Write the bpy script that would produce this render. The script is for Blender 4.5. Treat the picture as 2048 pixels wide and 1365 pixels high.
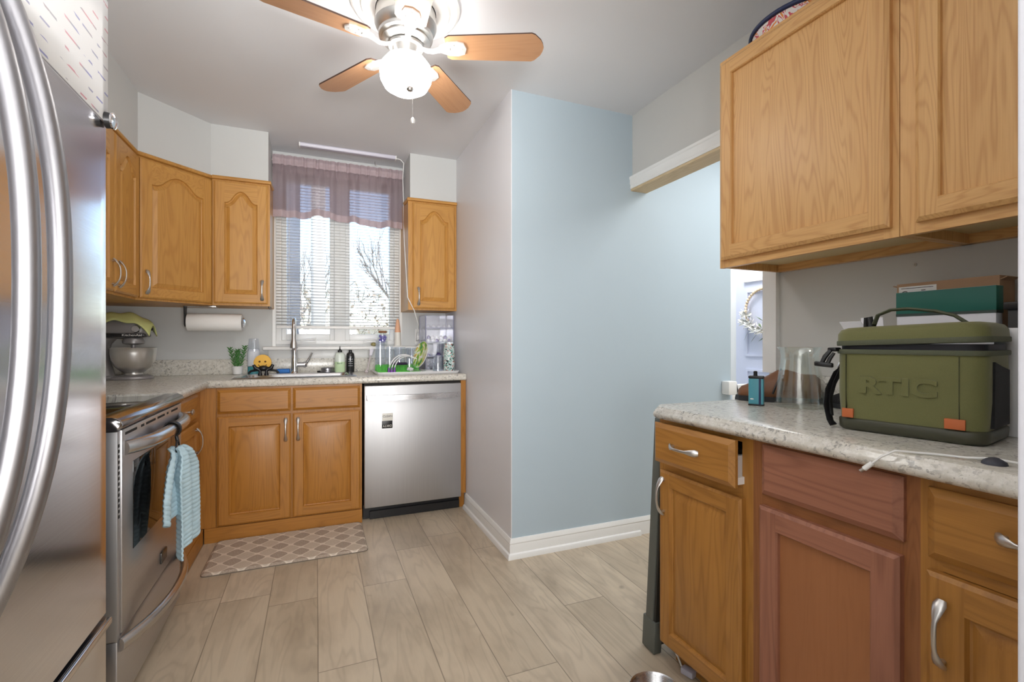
import bpy, bmesh, math, random
from mathutils import Vector, Matrix
from math import pi, sin, cos, radians as R
for o in list(bpy.data.objects): bpy.data.objects.remove(o)
SC = bpy.context.scene
COL = SC.collection

# ------------------------------------------------------------------ camera, light, exposure
cam_d = bpy.data.cameras.new('camera'); cam = bpy.data.objects.new('camera', cam_d); COL.objects.link(cam)
cam.location = (0, 0, 1.12); cam.rotation_euler = (R(90), 0, R(-22.4))
cam_d.sensor_width = 36; cam_d.lens = 950 / 2048 * 36; cam_d.clip_start = .02; cam_d.clip_end = 200
SC.camera = cam
SC.view_settings.view_transform = 'Standard'; SC.view_settings.look = 'None'
SC.view_settings.gamma = 1; SC.view_settings.use_curve_mapping = False
SC.view_settings.exposure = 0.5
SC.cycles.max_bounces = 10; SC.cycles.transparent_max_bounces = 24; SC.cycles.diffuse_bounces = 5

world = bpy.data.worlds.new('sky'); SC.world = world; world.use_nodes = True
wn = world.node_tree; wn.nodes.clear()
wo = wn.nodes.new('ShaderNodeOutputWorld'); wb = wn.nodes.new('ShaderNodeBackground')
sky = wn.nodes.new('ShaderNodeTexSky'); sky.sky_type = 'NISHITA'; sky.sun_disc = False
sky.sun_elevation = R(38); sky.sun_rotation = R(200); sky.air_density = 1.0; sky.dust_density = 0.6
wb.inputs['Strength'].default_value = 0.36
wn.links.new(sky.outputs[0], wb.inputs[0]); wn.links.new(wb.outputs[0], wo.inputs[0])

def area(name, loc, rot, sx, sy, power, col=(1, 1, 1)):
    d = bpy.data.lights.new(name, 'AREA'); d.shape = 'RECTANGLE'; d.size = sx; d.size_y = sy
    d.energy = power; d.color = col
    o = bpy.data.objects.new(name, d); COL.objects.link(o); o.location = loc; o.rotation_euler = rot
    return o
sun_d = bpy.data.lights.new('sun', 'SUN'); sun_d.energy = 1.5; sun_d.angle = R(1); sun_d.color = (1, .96, .9)
sun = bpy.data.objects.new('sun', sun_d); COL.objects.link(sun); sun.rotation_euler = (R(48), 0, R(-35)); sun.location = (0, 8, 8)
area('rear_fill', (0.4, -2.6, 1.35), (R(90), 0, 0), 3.0, 1.8, 30, (1, .99, .98))  # added frontal fill behind the camera; no window is built there
ul = area('ceiling_bounce_fill', (0, -1.2, 1.08), (R(137), 0, 0), 1.3, .7, 72, (1, .985, .97)); ul.data.spread = R(150)  # added fill behind the camera, aimed up to brighten the ceiling
area('foyer_light', (2.55, 1.3, 2.38), (0, 0, 0), .9, 1.2, 17, (1, .99, .98))
area('door_fill', (2.78, 2.72, 2.38), (0, 0, 0), .4, .4, 13, (1, .99, .98))  # added fill past the blue wall, brightens the front door and casing
GLOBE = 21.0

# ------------------------------------------------------------------ helpers
def lin(c):
    c = c / 255
    return c / 12.92 if c <= .04045 else ((c + .055) / 1.055) ** 2.4
def rgb(r, g, b): return (lin(r), lin(g), lin(b), 1)

class B:
    """collects shapes and links them as one mesh object"""
    def __init__(s, xf=None): s.bm = bmesh.new(); s.mi = 0; s.xf = xf
    def face(s, vs, mi=None):
        try: f = s.bm.faces.new(vs)
        except ValueError: return None
        f.material_index = s.mi if mi is None else mi
        return f
    def v(s, p): return s.bm.verts.new(p)
    def poly(s, pts, mi=None): return s.face([s.v(p) for p in pts], mi)
    def merge(s, t):
        mp = {v: s.bm.verts.new(v.co) for v in t.verts}
        for f in t.faces: s.face([mp[v] for v in f.verts])
        t.free()
    def box(s, x0, x1, y0, y1, z0, z1, bev=0, seg=2):
        t = bmesh.new(); bmesh.ops.create_cube(t, size=1)
        for v in t.verts: v.co = ((x0 + x1) / 2 + v.co.x * (x1 - x0), (y0 + y1) / 2 + v.co.y * (y1 - y0), (z0 + z1) / 2 + v.co.z * (z1 - z0))
        if bev: bmesh.ops.bevel(t, geom=t.edges[:], offset=bev, segments=seg, affect='EDGES', profile=.5)
        s.merge(t)
    def obox(s, c, ax, ay, az, hx, hy, hz, bev=0, seg=2):
        """box of half sizes hx, hy, hz along the three axes around c"""
        t = bmesh.new(); bmesh.ops.create_cube(t, size=2)
        for v in t.verts: v.co = (v.co.x * hx, v.co.y * hy, v.co.z * hz)
        if bev: bmesh.ops.bevel(t, geom=t.edges[:], offset=bev, segments=seg, affect='EDGES', profile=.5)
        c = Vector(c); ax, ay, az = Vector(ax).normalized(), Vector(ay).normalized(), Vector(az).normalized()
        for v in t.verts: v.co = c + ax * v.co.x + ay * v.co.y + az * v.co.z
        s.merge(t)
    def ring(s, pts): return [s.v(p) for p in pts]
    def bridge(s, a, b, closed=True, mi=None):
        n = len(a)
        for i in range(n if closed else n - 1):
            j = (i + 1) % n; s.face([a[i], a[j], b[j], b[i]], mi)
    def lathe(s, c, prof, n=32, axis=(0, 0, 1), cap=True, sc=(1, 1)):
        c = Vector(c); az = Vector(axis).normalized()
        ax = az.orthogonal().normalized() if abs(az.z) < .99 else Vector((1, 0, 0)); ay = az.cross(ax)
        rs = []
        for r, z in prof:
            r = max(r, 1e-5)
            rs.append(s.ring([c + az * z + ax * (r * sc[0] * cos(2 * pi * i / n)) + ay * (r * sc[1] * sin(2 * pi * i / n)) for i in range(n)]))
        for a, b in zip(rs, rs[1:]): s.bridge(a, b)
        if cap:
            s.face(rs[0][::-1]); s.face(rs[-1])
    def cyl(s, p0, p1, r0, r1=None, n=20):
        p0, p1 = Vector(p0), Vector(p1); d = p1 - p0
        s.lathe(p0, [(r0, 0), (r0 if r1 is None else r1, d.length)], n, d)
    def sphere(s, c, r, n=20, m=12, zs=1, sc=(1, 1)):
        s.lathe(c, [(r * sin(pi * k / m), -r * zs * cos(pi * k / m)) for k in range(m + 1)], n, cap=False, sc=sc)
    def tube(s, pts, r, n=10, closed=False, up=None, flat=1.0):
        """sweep a circle (or an ellipse: r across, r*flat along the frame's normal) along pts"""
        pts = [Vector(p) for p in pts]; k = len(pts)
        rr = r if isinstance(r, (list, tuple)) else [r] * k
        ff = flat if isinstance(flat, (list, tuple)) else [flat] * k
        rs = []; nrm = None
        for i, p in enumerate(pts):
            a = pts[i - 1] if (i or closed) else p; b = pts[(i + 1) % k] if (i < k - 1 or closed) else p
            t = (b - a).normalized()
            if up is not None: nrm = Vector(up)
            elif nrm is None: nrm = t.orthogonal()
            nrm = (nrm - t * nrm.dot(t)).normalized(); bi = t.cross(nrm)
            rs.append(s.ring([p + bi * (rr[i] * cos(2 * pi * j / n)) + nrm * (rr[i] * ff[i] * sin(2 * pi * j / n)) for j in range(n)]))
        for a, b in zip(rs, rs[1:]): s.bridge(a, b)
        if closed: s.bridge(rs[-1], rs[0])
        else: s.face(rs[0][::-1]); s.face(rs[-1])
    def prism(s, pts, f, d0, d1, mi=None):
        """2D outline, f(u, v, w) to 3D, from w=d0 to w=d1"""
        a = s.ring([f(u, v, d0) for u, v in pts]); b = s.ring([f(u, v, d1) for u, v in pts])
        s.bridge(a, b, mi=mi); s.face(a[::-1], mi); s.face(b, mi)
    def surf(s, f, nu, nv, cu=False, mi=None):
        g = [[s.v(f(i / nu, j / nv)) for j in range(nv + 1)] for i in range(nu if cu else nu + 1)]
        n = len(g)
        for i in range(n if cu else n - 1):
            for j in range(nv): s.face([g[i][j], g[(i + 1) % n][j], g[(i + 1) % n][j + 1], g[i][j + 1]], mi)
        return g
    def make(s, name, mats, parent=None, smooth=38, origin=None, thick=None, sub=0, recalc=True):
        if recalc: bmesh.ops.recalc_face_normals(s.bm, faces=s.bm.faces[:])
        if s.xf is not None: s.bm.transform(s.xf)
        root = parent
        if parent is not None:
            while root.parent: root = root.parent
            s.bm.transform(ROOT[root.name].inverted())
        elif origin is not None: s.bm.transform(Matrix.Translation(-Vector(origin)))
        me = bpy.data.meshes.new(name); s.bm.to_mesh(me); s.bm.free()
        for m in (mats if isinstance(mats, (list, tuple)) else [mats]): me.materials.append(m)
        for p in me.polygons: p.use_smooth = True
        me.set_sharp_from_angle(angle=R(smooth))
        o = bpy.data.objects.new(name, me); COL.objects.link(o)
        if parent is not None: o.parent = parent
        elif origin is not None: o.location = origin
        if thick:
            md = o.modifiers.new('thickness', 'SOLIDIFY'); md.thickness = thick; md.offset = 0
        if sub:
            md = o.modifiers.new('smooth', 'SUBSURF'); md.levels = sub; md.render_levels = sub
        return o

ROOT = {}
def thing(name, label, cat, loc=(0, 0, 0), group=None):
    o = bpy.data.objects.new(name, None); COL.objects.link(o); o.location = loc; o.empty_display_size = .05
    o['label'] = label; o['category'] = cat
    if group: o['group'] = group
    ROOT[o.name] = Matrix.Translation(Vector(loc))
    return o
def tag(o, label, cat, group=None):
    o['label'] = label; o['category'] = cat
    if group: o['group'] = group
    return o
def struct(o): o['kind'] = 'structure'; return o
def dup(root, loc, label=None, group=None):
    r = root.copy(); COL.objects.link(r); r.location = loc
    if label: r['label'] = label
    if group: r['group'] = group
    for ch in list(root.children):
        c = ch.copy(); COL.objects.link(c); c.parent = r
        for g in ch.children:
            d = g.copy(); COL.objects.link(d); d.parent = c
    return r
def frame(O, U, N):
    """returns f(u, v, w): u along U, v up, w along N"""
    O, U, N = Vector(O), Vector(U).normalized(), Vector(N).normalized()
    return lambda u, v, w: O + U * u + Vector((0, 0, 1)) * v + N * w
def text(name, body, O, U, V, size, mat, parent, ext=.0008, xs=1.0, align='CENTER', bold=0):
    cu = bpy.data.curves.new('text', 'FONT'); cu.body = body; cu.size = size; cu.extrude = ext; cu.offset = bold; cu.align_x = align; cu.align_y = 'CENTER'
    t = bpy.data.objects.new('text', cu); COL.objects.link(t)
    bpy.context.view_layer.update()
    me = bpy.data.meshes.new_from_object(t.evaluated_get(bpy.context.evaluated_depsgraph_get()))
    bpy.data.objects.remove(t); bpy.data.curves.remove(cu)
    O, U, V = Vector(O), Vector(U).normalized(), Vector(V).normalized(); W = U.cross(V)
    root = parent
    while root.parent: root = root.parent
    inv = ROOT[root.name].inverted()
    for v in me.vertices: v.co = inv @ (O + U * (v.co.x * xs) + V * v.co.y + W * v.co.z)
    me.materials.clear(); me.materials.append(mat); me.name = name
    o = bpy.data.objects.new(name, me); COL.objects.link(o); o.parent = parent
    return o

# ------------------------------------------------------------------ materials
class NT:
    def __init__(s, name):
        s.m = bpy.data.materials.new(name); s.m.use_nodes = True; s.t = s.m.node_tree; s.t.nodes.clear()
        s.out = s.t.nodes.new('ShaderNodeOutputMaterial')
    def n(s, typ, props=None, **inp):
        nd = s.t.nodes.new('ShaderNode' + typ)
        for k, v in (props or {}).items(): setattr(nd, k, v)
        for k, v in inp.items():
            key = int(k[1:]) if k[0] == '_' and k[1:].isdigit() else k.replace('_', ' ')
            sk = nd.inputs[key]
            if isinstance(v, bpy.types.NodeSocket): s.t.links.new(v, sk)
            elif isinstance(v, bpy.types.Node): s.t.links.new(v.outputs[0], sk)
            else: sk.default_value = v
        return nd
    def math(s, op, a, b=0.0, c=0.0): return s.n('Math', {'operation': op}, _0=a, _1=b, _2=c).outputs[0]
    def mix(s, f, a, b, mode='MIX'):
        nd = s.n('Mix', {'data_type': 'RGBA', 'blend_type': mode})
        for i, v in ((0, f), (6, a), (7, b)):
            if isinstance(v, bpy.types.NodeSocket): s.t.links.new(v, nd.inputs[i])
            else: nd.inputs[i].default_value = v
        return nd.outputs[2]
    def ramp(s, f, stops):
        nd = s.n('ValToRGB', Fac=f); e = nd.color_ramp.elements
        while len(e) < len(stops): e.new(.5)
        for el, (p, c) in zip(e, stops): el.position = p; el.color = c
        return nd.outputs[0]
    def coord(s, sc=(1, 1, 1), rnd=False, rot=(0, 0, 0)):
        v = s.n('TexCoord').outputs['Object']
        if rnd:
            r = s.n('ObjectInfo').outputs['Random']
            v = s.n('VectorMath', {'operation': 'ADD'}, _0=v, _1=s.n('VectorMath', {'operation': 'SCALE'}, _0=(3.1, 7.3, 5.7), Scale=r).outputs[0]).outputs[0]
        return s.n('Mapping', Vector=v, Scale=sc, Rotation=rot).outputs[0]
    def noise(s, vec, scale=1, detail=4, rough=.55, dist=0):
        return s.n('TexNoise', Vector=vec, Scale=scale, Detail=detail, Roughness=rough, Distortion=dist).outputs[0]
    def bump(s, h, strength=.2, dist=.01): return s.n('Bump', Height=h, Strength=strength, Distance=dist).outputs[0]
    def bsdf(s, **k):
        b = s.n('BsdfPrincipled', **k); s.t.links.new(b.outputs[0], s.out.inputs[0]); return b
    def done(s, sh):
        s.t.links.new(sh.outputs[0] if isinstance(sh, bpy.types.Node) else sh, s.out.inputs[0]); return s.m

MAT = {}
def plain(name, col, rough=.5, metal=0., bump=0, bscale=200, **k):
    if name in MAT: return MAT[name]
    t = NT(name); kw = dict(Base_Color=col, Roughness=rough, Metallic=metal)
    v = t.coord()
    nz = t.noise(v, bscale, 3)
    kw['Base_Color'] = t.mix(t.math('MULTIPLY', nz, .12), col, (col[0] * .8, col[1] * .8, col[2] * .8, 1))
    if bump: kw['Normal'] = t.bump(nz, bump, .002)
    kw.update(k); t.bsdf(**kw); MAT[name] = t.m
    return t.m
def wall_paint(name, col, rough=.6):
    t = NT(name); v = t.coord()
    c = t.mix(t.noise(v, 1.3, 3), col, (col[0] * .93, col[1] * .93, col[2] * .93, 1))
    t.bsdf(Base_Color=c, Roughness=rough, Normal=t.bump(t.noise(v, 260, 2), .06, .002)); return t.m
def wood(name, light, dark, axis='Z', rough=.42, ring=.55, streak=.6, coat=.05, freq=105):
    key = name + '_' + axis
    if key in MAT: return MAT[key]
    t = NT(key)
    def sc(a, b): return {'Z': (a, a, b), 'X': (b, a, a), 'Y': (a, b, a)}[axis]
    big = t.noise(t.coord(sc(8.5, .8), True), 1, 2, .5, .4)
    rings = t.math('POWER', t.math('ADD', t.math('MULTIPLY', t.math('SINE', t.math('MULTIPLY', big, freq)), .5), .5), 3.0)
    fine = t.noise(t.coord(sc(260, 7), True), 1, 3, .6)
    fine = t.n('MapRange', Value=fine, _1=.35, _2=.75).outputs[0]
    broad = t.noise(t.coord(sc(16, 1.6), True), 1, 3)
    f = t.math('ADD', t.math('MULTIPLY', rings, ring * .45), t.math('ADD', t.math('MULTIPLY', fine, streak * .35), t.math('MULTIPLY', t.math('SUBTRACT', broad, .35), .5)))
    f = t.n('Clamp', Value=f).outputs[0]
    c = t.mix(f, light, dark)
    t.bsdf(Base_Color=c, Roughness=rough, Coat_Weight=coat, Coat_Roughness=.25, Normal=t.bump(fine, .08, .001))
    MAT[key] = t.m; return t.m
def steel(name, col, rough=.25, axis='X', amt=.12):
    if name in MAT: return MAT[name]
    t = NT(name)
    sc = {'X': (3, 500, 500), 'Z': (500, 500, 3), 'Y': (500, 3, 500)}[axis]
    n = t.noise(t.coord(sc), 1, 3)
    r = t.math('ADD', t.math('MULTIPLY', n, amt), rough - amt / 2)
    t.bsdf(Base_Color=t.mix(n, col, (col[0] * .85, col[1] * .85, col[2] * .85, 1)), Metallic=1.0, Roughness=r, Normal=t.bump(n, .03, .0005))
    MAT[name] = t.m; return t.m
def clear(name, tint=(1, 1, 1, 1), gloss=.12, fog=0.0, fogcol=(.9, .92, .95, 1), rough=.03):
    if name in MAT: return MAT[name]
    t = NT(name)
    lw = t.n('LayerWeight', Blend=.25).outputs['Facing']
    fac = t.math('ADD', t.math('MULTIPLY', t.math('POWER', lw, 2.0), .55), gloss * .4)
    s = t.n('MixShader', _0=fac, _1=t.n('BsdfTransparent', Color=tint), _2=t.n('BsdfGlossy', Color=(1, 1, 1, 1), Roughness=rough))
    if fog: s = t.n('MixShader', _0=fog, _1=s, _2=t.n('BsdfPrincipled', Base_Color=fogcol, Roughness=.3))
    MAT[name] = t.done(s); return t.m
def emit(name, col, st):
    t = NT(name); return t.done(t.n('Emission', Color=col, Strength=st))

# --- palettes
OAKL = (rgb(202, 150, 76), rgb(154, 98, 40)); OAKB = (rgb(180, 122, 48), rgb(126, 76, 22))
OAKU = (rgb(220, 174, 114), rgb(184, 130, 72)); OAKR = (rgb(174, 122, 56), rgb(118, 72, 28))
REDW = (rgb(164, 110, 86), rgb(110, 68, 50)); REDP = (rgb(162, 106, 66), rgb(134, 82, 46))
def pal(n, p, **k): return {a: wood(n, p[0], p[1], a, **k) for a in 'XYZ'}
W_UP = pal('honey_oak_upper', OAKL); W_BASE = pal('honey_oak_base', OAKB); W_RU = pal('pale_oak', OAKU, rough=.42, ring=.8, streak=.9, coat=.04, freq=165)
W_RB = pal('golden_oak', OAKR); W_RED = pal('reddish_oak', REDW, rough=.5, coat=0, ring=.7); W_REDP = pal('reddish_panel', REDP, rough=.45, coat=.05, ring=.25, streak=.35)
WHITE = plain('white_paint', rgb(238, 238, 236), .35); TRIM = plain('trim_white', rgb(236, 236, 234), .32)
CEIL = wall_paint('ceiling_paint', rgb(224, 225, 228), .8); GREY = wall_paint('pale_grey_paint', rgb(208, 210, 209), .55)
GREYS = wall_paint('side_wall_paint', rgb(228, 228, 232), .4); BLUE = wall_paint('blue_paint', rgb(181, 197, 207), .55); GREYR = wall_paint('pantry_wall_paint', rgb(204, 203, 199), .55)
BLACK = plain('black_plastic', rgb(22, 22, 24), .4); DARK = plain('dark_gap', rgb(28, 24, 20), .8); GREYP = plain('grey_plastic', rgb(120, 120, 124), .4)
STEEL = steel('brushed_steel', (.62, .62, .63, 1), .26, 'X'); STEELZ = steel('brushed_steel_upright', (.56, .56, .57, 1), .5, 'Z')
STEELY = steel('brushed_steel_level', (.62, .6, .58, 1), .24, 'Y'); CHROME = plain('chrome', (.8, .8, .82, 1), .08, 1.0); NICKEL = plain('satin_nickel', (.6, .585, .565, 1), .36, 1.0)
FRIDGE = steel('refrigerator_steel', (.8, .8, .84, 1), .15, 'Y', .05)
HANDLE = steel('refrigerator_handle_steel', (.36, .355, .37, 1), .42, 'Z', .08)
GLASS = clear('window_glass', gloss=.08); CLEARP = clear('clear_plastic', (.95, .97, 1, 1), .2, .04); CLEARG = clear('clear_glass', (.97, .99, .98, 1), .25)
SMOKE = clear('smoky_clear_plastic', (.93, .935, .965, 1), .2, .012, (.75, .77, .85, 1))

def granite(name, base=rgb(220, 217, 206)):
    t = NT(name); v = t.coord((1, 1, 1))
    vs = t.coord((1, 1, 1), rot=(0, 0, .5))
    b = t.mix(t.noise(v, 22, 5), base, rgb(200, 195, 184))
    b = t.mix(t.ramp(t.noise(v, 60, 4, .65), [(.42, (0, 0, 0, 1)), (.62, (.75, .75, .75, 1))]), b, rgb(232, 229, 222))
    fl = t.ramp(t.noise(vs, 80, 3, .6, .6), [(.55, (0, 0, 0, 1)), (.62, (1, 1, 1, 1))])
    ms = t.ramp(t.noise(v, 14, 2), [(.36, (0, 0, 0, 1)), (.54, (1, 1, 1, 1))])
    b = t.mix(t.math('MULTIPLY', t.math('MULTIPLY', fl, ms), .52), b, rgb(72, 70, 72))
    f2 = t.ramp(t.noise(v, 150, 2), [(.62, (0, 0, 0, 1)), (.7, (1, 1, 1, 1))])
    b = t.mix(t.math('MULTIPLY', f2, .55), b, rgb(150, 147, 140))
    t.bsdf(Base_Color=b, Roughness=.22); return t.m
GRANITE = granite('speckled_stone')

REDF = (rgb(152, 98, 58), rgb(104, 62, 34)); W_REDF = pal('reddish_frame', REDF)
def floor_mat():
    t = NT('plank_floor'); pos = t.n('TexCoord').outputs['Object']
    xyz = t.n('SeparateXYZ', Vector=pos); x, y = xyz.outputs[0], xyz.outputs[1]
    w, L = .193, 1.22
    xr = t.math('DIVIDE', t.math('SUBTRACT', x, .006), w); row = t.math('FLOOR', xr); fx = t.math('FRACT', xr)
    h = t.n('TexWhiteNoise', {'noise_dimensions': '1D'}, W=row).outputs[0]
    yr = t.math('ADD', t.math('DIVIDE', y, L), h); col = t.math('FLOOR', yr); fy = t.math('FRACT', yr)
    pid = t.n('CombineXYZ', X=row, Y=col, Z=0.0).outputs[0]
    wn_ = t.n('TexWhiteNoise', {'noise_dimensions': '3D'}, Vector=pid)
    rnd = wn_.outputs[0]
    off = t.n('VectorMath', {'operation': 'SCALE'}, _0=wn_.outputs[1], Scale=9.0).outputs[0]
    p2 = t.n('VectorMath', {'operation': 'ADD'}, _0=pos, _1=off).outputs[0]
    big = t.noise(t.n('Mapping', Vector=p2, Scale=(6.5, 1.0, 1)).outputs[0], 1, 3, .5, .5)
    rings = t.math('POWER', t.math('ADD', t.math('MULTIPLY', t.math('SINE', t.math('MULTIPLY', big, 75)), .5), .5), 3.0)
    fine = t.noise(t.n('Mapping', Vector=p2, Scale=(150, 5, 1)).outputs[0], 1, 3)
    blot = t.ramp(t.noise(t.n('Mapping', Vector=p2, Scale=(5, 2.2, 1)).outputs[0], 1, 4, .6), [(.45, (0, 0, 0, 1)), (.75, (1, 1, 1, 1))])
    c = t.mix(rnd, rgb(210, 194, 170), rgb(192, 176, 152))
    c = t.mix(t.math('MULTIPLY', rings, .26), c, rgb(140, 126, 108))
    c = t.mix(t.math('MULTIPLY', fine, .25), c, rgb(150, 136, 120))
    c = t.mix(t.math('MULTIPLY', blot, .6), c, rgb(142, 126, 106))
    kn = t.ramp(t.noise(t.n('Mapping', Vector=p2, Scale=(9, 6, 1)).outputs[0], 1, 2), [(.73, (0, 0, 0, 1)), (.79, (1, 1, 1, 1))])
    c = t.mix(t.math('MULTIPLY', kn, .6), c, rgb(92, 80, 68))
    e1 = t.math('LESS_THAN', t.math('MINIMUM', fx, t.math('SUBTRACT', 1.0, fx)), .009)
    e2 = t.math('LESS_THAN', t.math('MINIMUM', fy, t.math('SUBTRACT', 1.0, fy)), .0014)
    seam = t.math('MAXIMUM', e1, e2)
    c = t.mix(t.math('MULTIPLY', seam, .65), c, rgb(96, 84, 70))
    t.bsdf(Base_Color=c, Roughness=.36, Normal=t.bump(t.math('SUBTRACT', t.math('MULTIPLY', fine, .1), seam), .15, .002)); return t.m
FLOOR = floor_mat()

# ------------------------------------------------------------------ setting
CH = 2.42
def slab(name, x0, x1, y0, y1, z0, z1, m):
    b = B(); b.box(x0, x1, y0, y1, z0, z1); return struct(b.make(name, m))
slab('floor', -1.4, 3.3, -2.8, 3.75, -.06, 0, FLOOR)
slab('ceiling', -1.4, 3.3, -2.8, 3.75, CH, CH + .06, CEIL)
slab('wall_left', -1.3, -1.18, -2.8, 3.74, 0, CH, GREY)
# back wall with the window opening
WX0, WX1, WZ0, WZ1 = -.255, .575, 1.095, 2.31
b = B()
b.box(-1.18, WX0, 3.62, 3.74, 0, CH); b.box(WX1, .93, 3.62, 3.74, 0, CH); b.box(WX0, WX1, 3.62, 3.74, 0, WZ0); b.box(WX0, WX1, 3.62, 3.74, WZ1, CH)
struct(b.make('wall_back', GREY))
b = B(); b.box(.93, .934, 2.2672, 3.74, 0, CH); b.box(.934, 1.03, 2.367, 3.74, 0, CH); struct(b.make('wall_side', GREYS))
slab('wall_blue', .934, 2.44, 2.267, 2.367, 0, CH, BLUE)
# pantry wall with the wide opening and its header
b = B(); b.box(1.685, 1.785, .19, 1.36, 0, CH); b.box(1.685, 1.785, 1.36, 2.267, 1.995, CH); struct(b.make('wall_right', GREYR))
slab('wall_front', .57, 3.2, .08, .19, 0, CH, GREYR)
slab('wall_rear', -1.4, 3.3, -2.86, -2.8, 0, CH, GREY)
slab('wall_far_right', 3.2, 3.3, -2.8, 3.74, 0, CH, GREY)
slab('wall_foyer', 2.44, 3.2, 3.3, 3.4, 0, CH, GREY)
# soffit over the left and back cabinets, chamfered over the corner cabinet; second soffit at right
b = B()
up = lambda u, v, w: Vector((u, v, w))
b.prism([(-1.18, .35), (-.86, .35), (-.86, 3.032), (-.582, 3.31), (-.275, 3.31), (-.275, 3.62), (-1.18, 3.62)], up, 2.113, CH)
struct(b.make('soffit_left', GREY))
b = B(); b.box(.60, .93, 3.305, 3.62, 2.113, CH); struct(b.make('soffit_right', GREY))
# baseboards: tall board with a moulded top and a shoe strip
def board(name, O, U, N, L, zt=.10, shoe=True, ext0=0, ext1=0):
    f = frame(O, U, N); b = B()
    pr = [(0, 0), (.013, 0), (.013, zt - .035), (.011, zt - .028), (.013, zt - .022), (.009, zt - .008), (.005, zt), (0, zt)]
    if shoe: pr = [(0, 0), (.026, 0), (.026, .014), (.022, .024), (.013, .028)] + pr[2:]
    a = b.ring([f(-ext0 * w, v, w) for w, v in pr]); c = b.ring([f(L + ext1 * w, v, w) for w, v in pr])
    b.bridge(a, c); b.face(a[::-1]); b.face(c); return struct(b.make(name, TRIM, smooth=30))
board('baseboard_side', (.93, 3.06, 0), (0, -1, 0), (-1, 0, 0), 3.06 - 2.267, ext1=1)
board('baseboard_blue', (.93, 2.267, 0), (1, 0, 0), (0, -1, 0), .80, ext0=1)
board('baseboard_foyer', (1.73, 2.267, 0), (1, 0, 0), (0, -1, 0), .71, zt=.10, shoe=False)
# header casing on the kitchen side, bare wood soffit board, opening casing on the right
b = B(); f = frame((1.685, 2.267, 1.995), (0, -1, 0), (-1, 0, 0))
pr = [(0, 0), (.014, 0), (.016, .012), (.013, .016), (.018, .03), (.018, .05), (.022, .056), (.022, .068), (0, .068)]
a = b.ring([f(0, v, w) for w, v in pr]); c = b.ring([f(.95, v, w) for w, v in pr]); b.bridge(a, c); b.face(a[::-1]); b.face(c)
struct(b.make('trim_1', TRIM, smooth=25))
b = B(); b.box(1.675, 1.785, 1.362, 2.267, 1.983, 1.995); struct(b.make('trim_2', wood('bare_pine', rgb(214, 192, 156), rgb(176, 150, 112), 'Y', rough=.7, coat=0)))
b = B(); b.box(1.663, 1.685, 1.325, 1.385, .995, 2.063); struct(b.make('trim_3', TRIM))
b = B(); b.box(1.685, 1.785, 1.36, 1.372, 0, 1.983); struct(b.make('trim_4', TRIM))
# jamb of the doorway the picture is taken from
b = B(); b.box(.55, .57, .06, .21, 0, CH, .003); b.box(.57, .63, .19, .205, 0, CH, .003); struct(b.make('trim_5', plain('jamb_paint', rgb(190, 190, 196), .4)))

# front door beyond the opening, in the far right wall, with its casing
DP = plain('door_periwinkle', rgb(214, 218, 236), .4)
f = frame((3.2, 2.88, 0), (0, -1, 0), (-1, 0, 0))
b = B(); DW, DH = .86, 2.03
b.prism([(0, 0.005), (DW, 0.005), (DW, DH), (0, DH)], f, 0.002, .04)
def panelrib(b, u0, u1, v0, v1):
    for a in ((u0, u1, v0, v0 + .018), (u0, u1, v1 - .018, v1), (u0, u0 + .018, v0 + .018, v1 - .018), (u1 - .018, u1, v0 + .018, v1 - .018)):
        b.prism([(a[0], a[2]), (a[1], a[2]), (a[1], a[3]), (a[0], a[3])], f, .04, .05)
for u0 in (.10, .47):
    panelrib(b, u0, u0 + .29, 1.0, 1.52); panelrib(b, u0, u0 + .29, .2, .9)
door1 = struct(b.make('door_1', DP)); ROOT[door1.name] = Matrix()
b = B(); cx, rz = .43, 1.585
arc = [(cx + .35 * cos(pi * k / 24), rz + .30 * sin(pi * k / 24)) for k in range(25)]; arc2 = [(cx + .32 * cos(pi * k / 24), rz + .02 + .265 * sin(pi * k / 24)) for k in range(25)]
for w0, w1 in ((.04, .055),):
    A = b.ring([f(u, v, w1) for u, v in arc]); A2 = b.ring([f(u, v, w1) for u, v in arc2]); A0 = b.ring([f(u, v, w0) for u, v in arc]); A3 = b.ring([f(u, v, w0) for u, v in arc2])
    b.bridge(A, A2); b.bridge(A0, A); b.bridge(A2, A3)
for th in (45, 90, 135): b.tube([f(cx + .05 * cos(R(th)), rz + .02 + .04 * sin(R(th)), .05), f(cx + .32 * cos(R(th)), rz + .02 + .265 * sin(R(th)), .05)], .006, 6)
b.make('window_frame', WHITE, door1)
b = B(); b.prism(arc2, f, .0405, .043); b.make('door_glass', emit('glowing_door_glass', (.9, .95, 1, 1), 1.1), door1)  # glass emits its own glow in place of daylight from outside
b = B(); b.sphere(f(.80, .98, .09), .03); b.cyl(f(.80, .98, .04), f(.80, .98, .09), .012); b.make('door_knob', NICKEL, door1)
b = B(); b.box(3.178, 3.2, 2.88, 2.95, 0, 2.08); b.box(3.178, 3.2, 1.95, 2.02, 0, 2.08); b.box(3.178, 3.2, 1.95, 2.95, 2.035, 2.1); struct(b.make('trim_6', TRIM))
# half wall in front of the foyer
b = B(); b.box(2.60, 3.05, 2.40, 2.46, 0, .82); struct(b.make('wall_half', WHITE))

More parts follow.
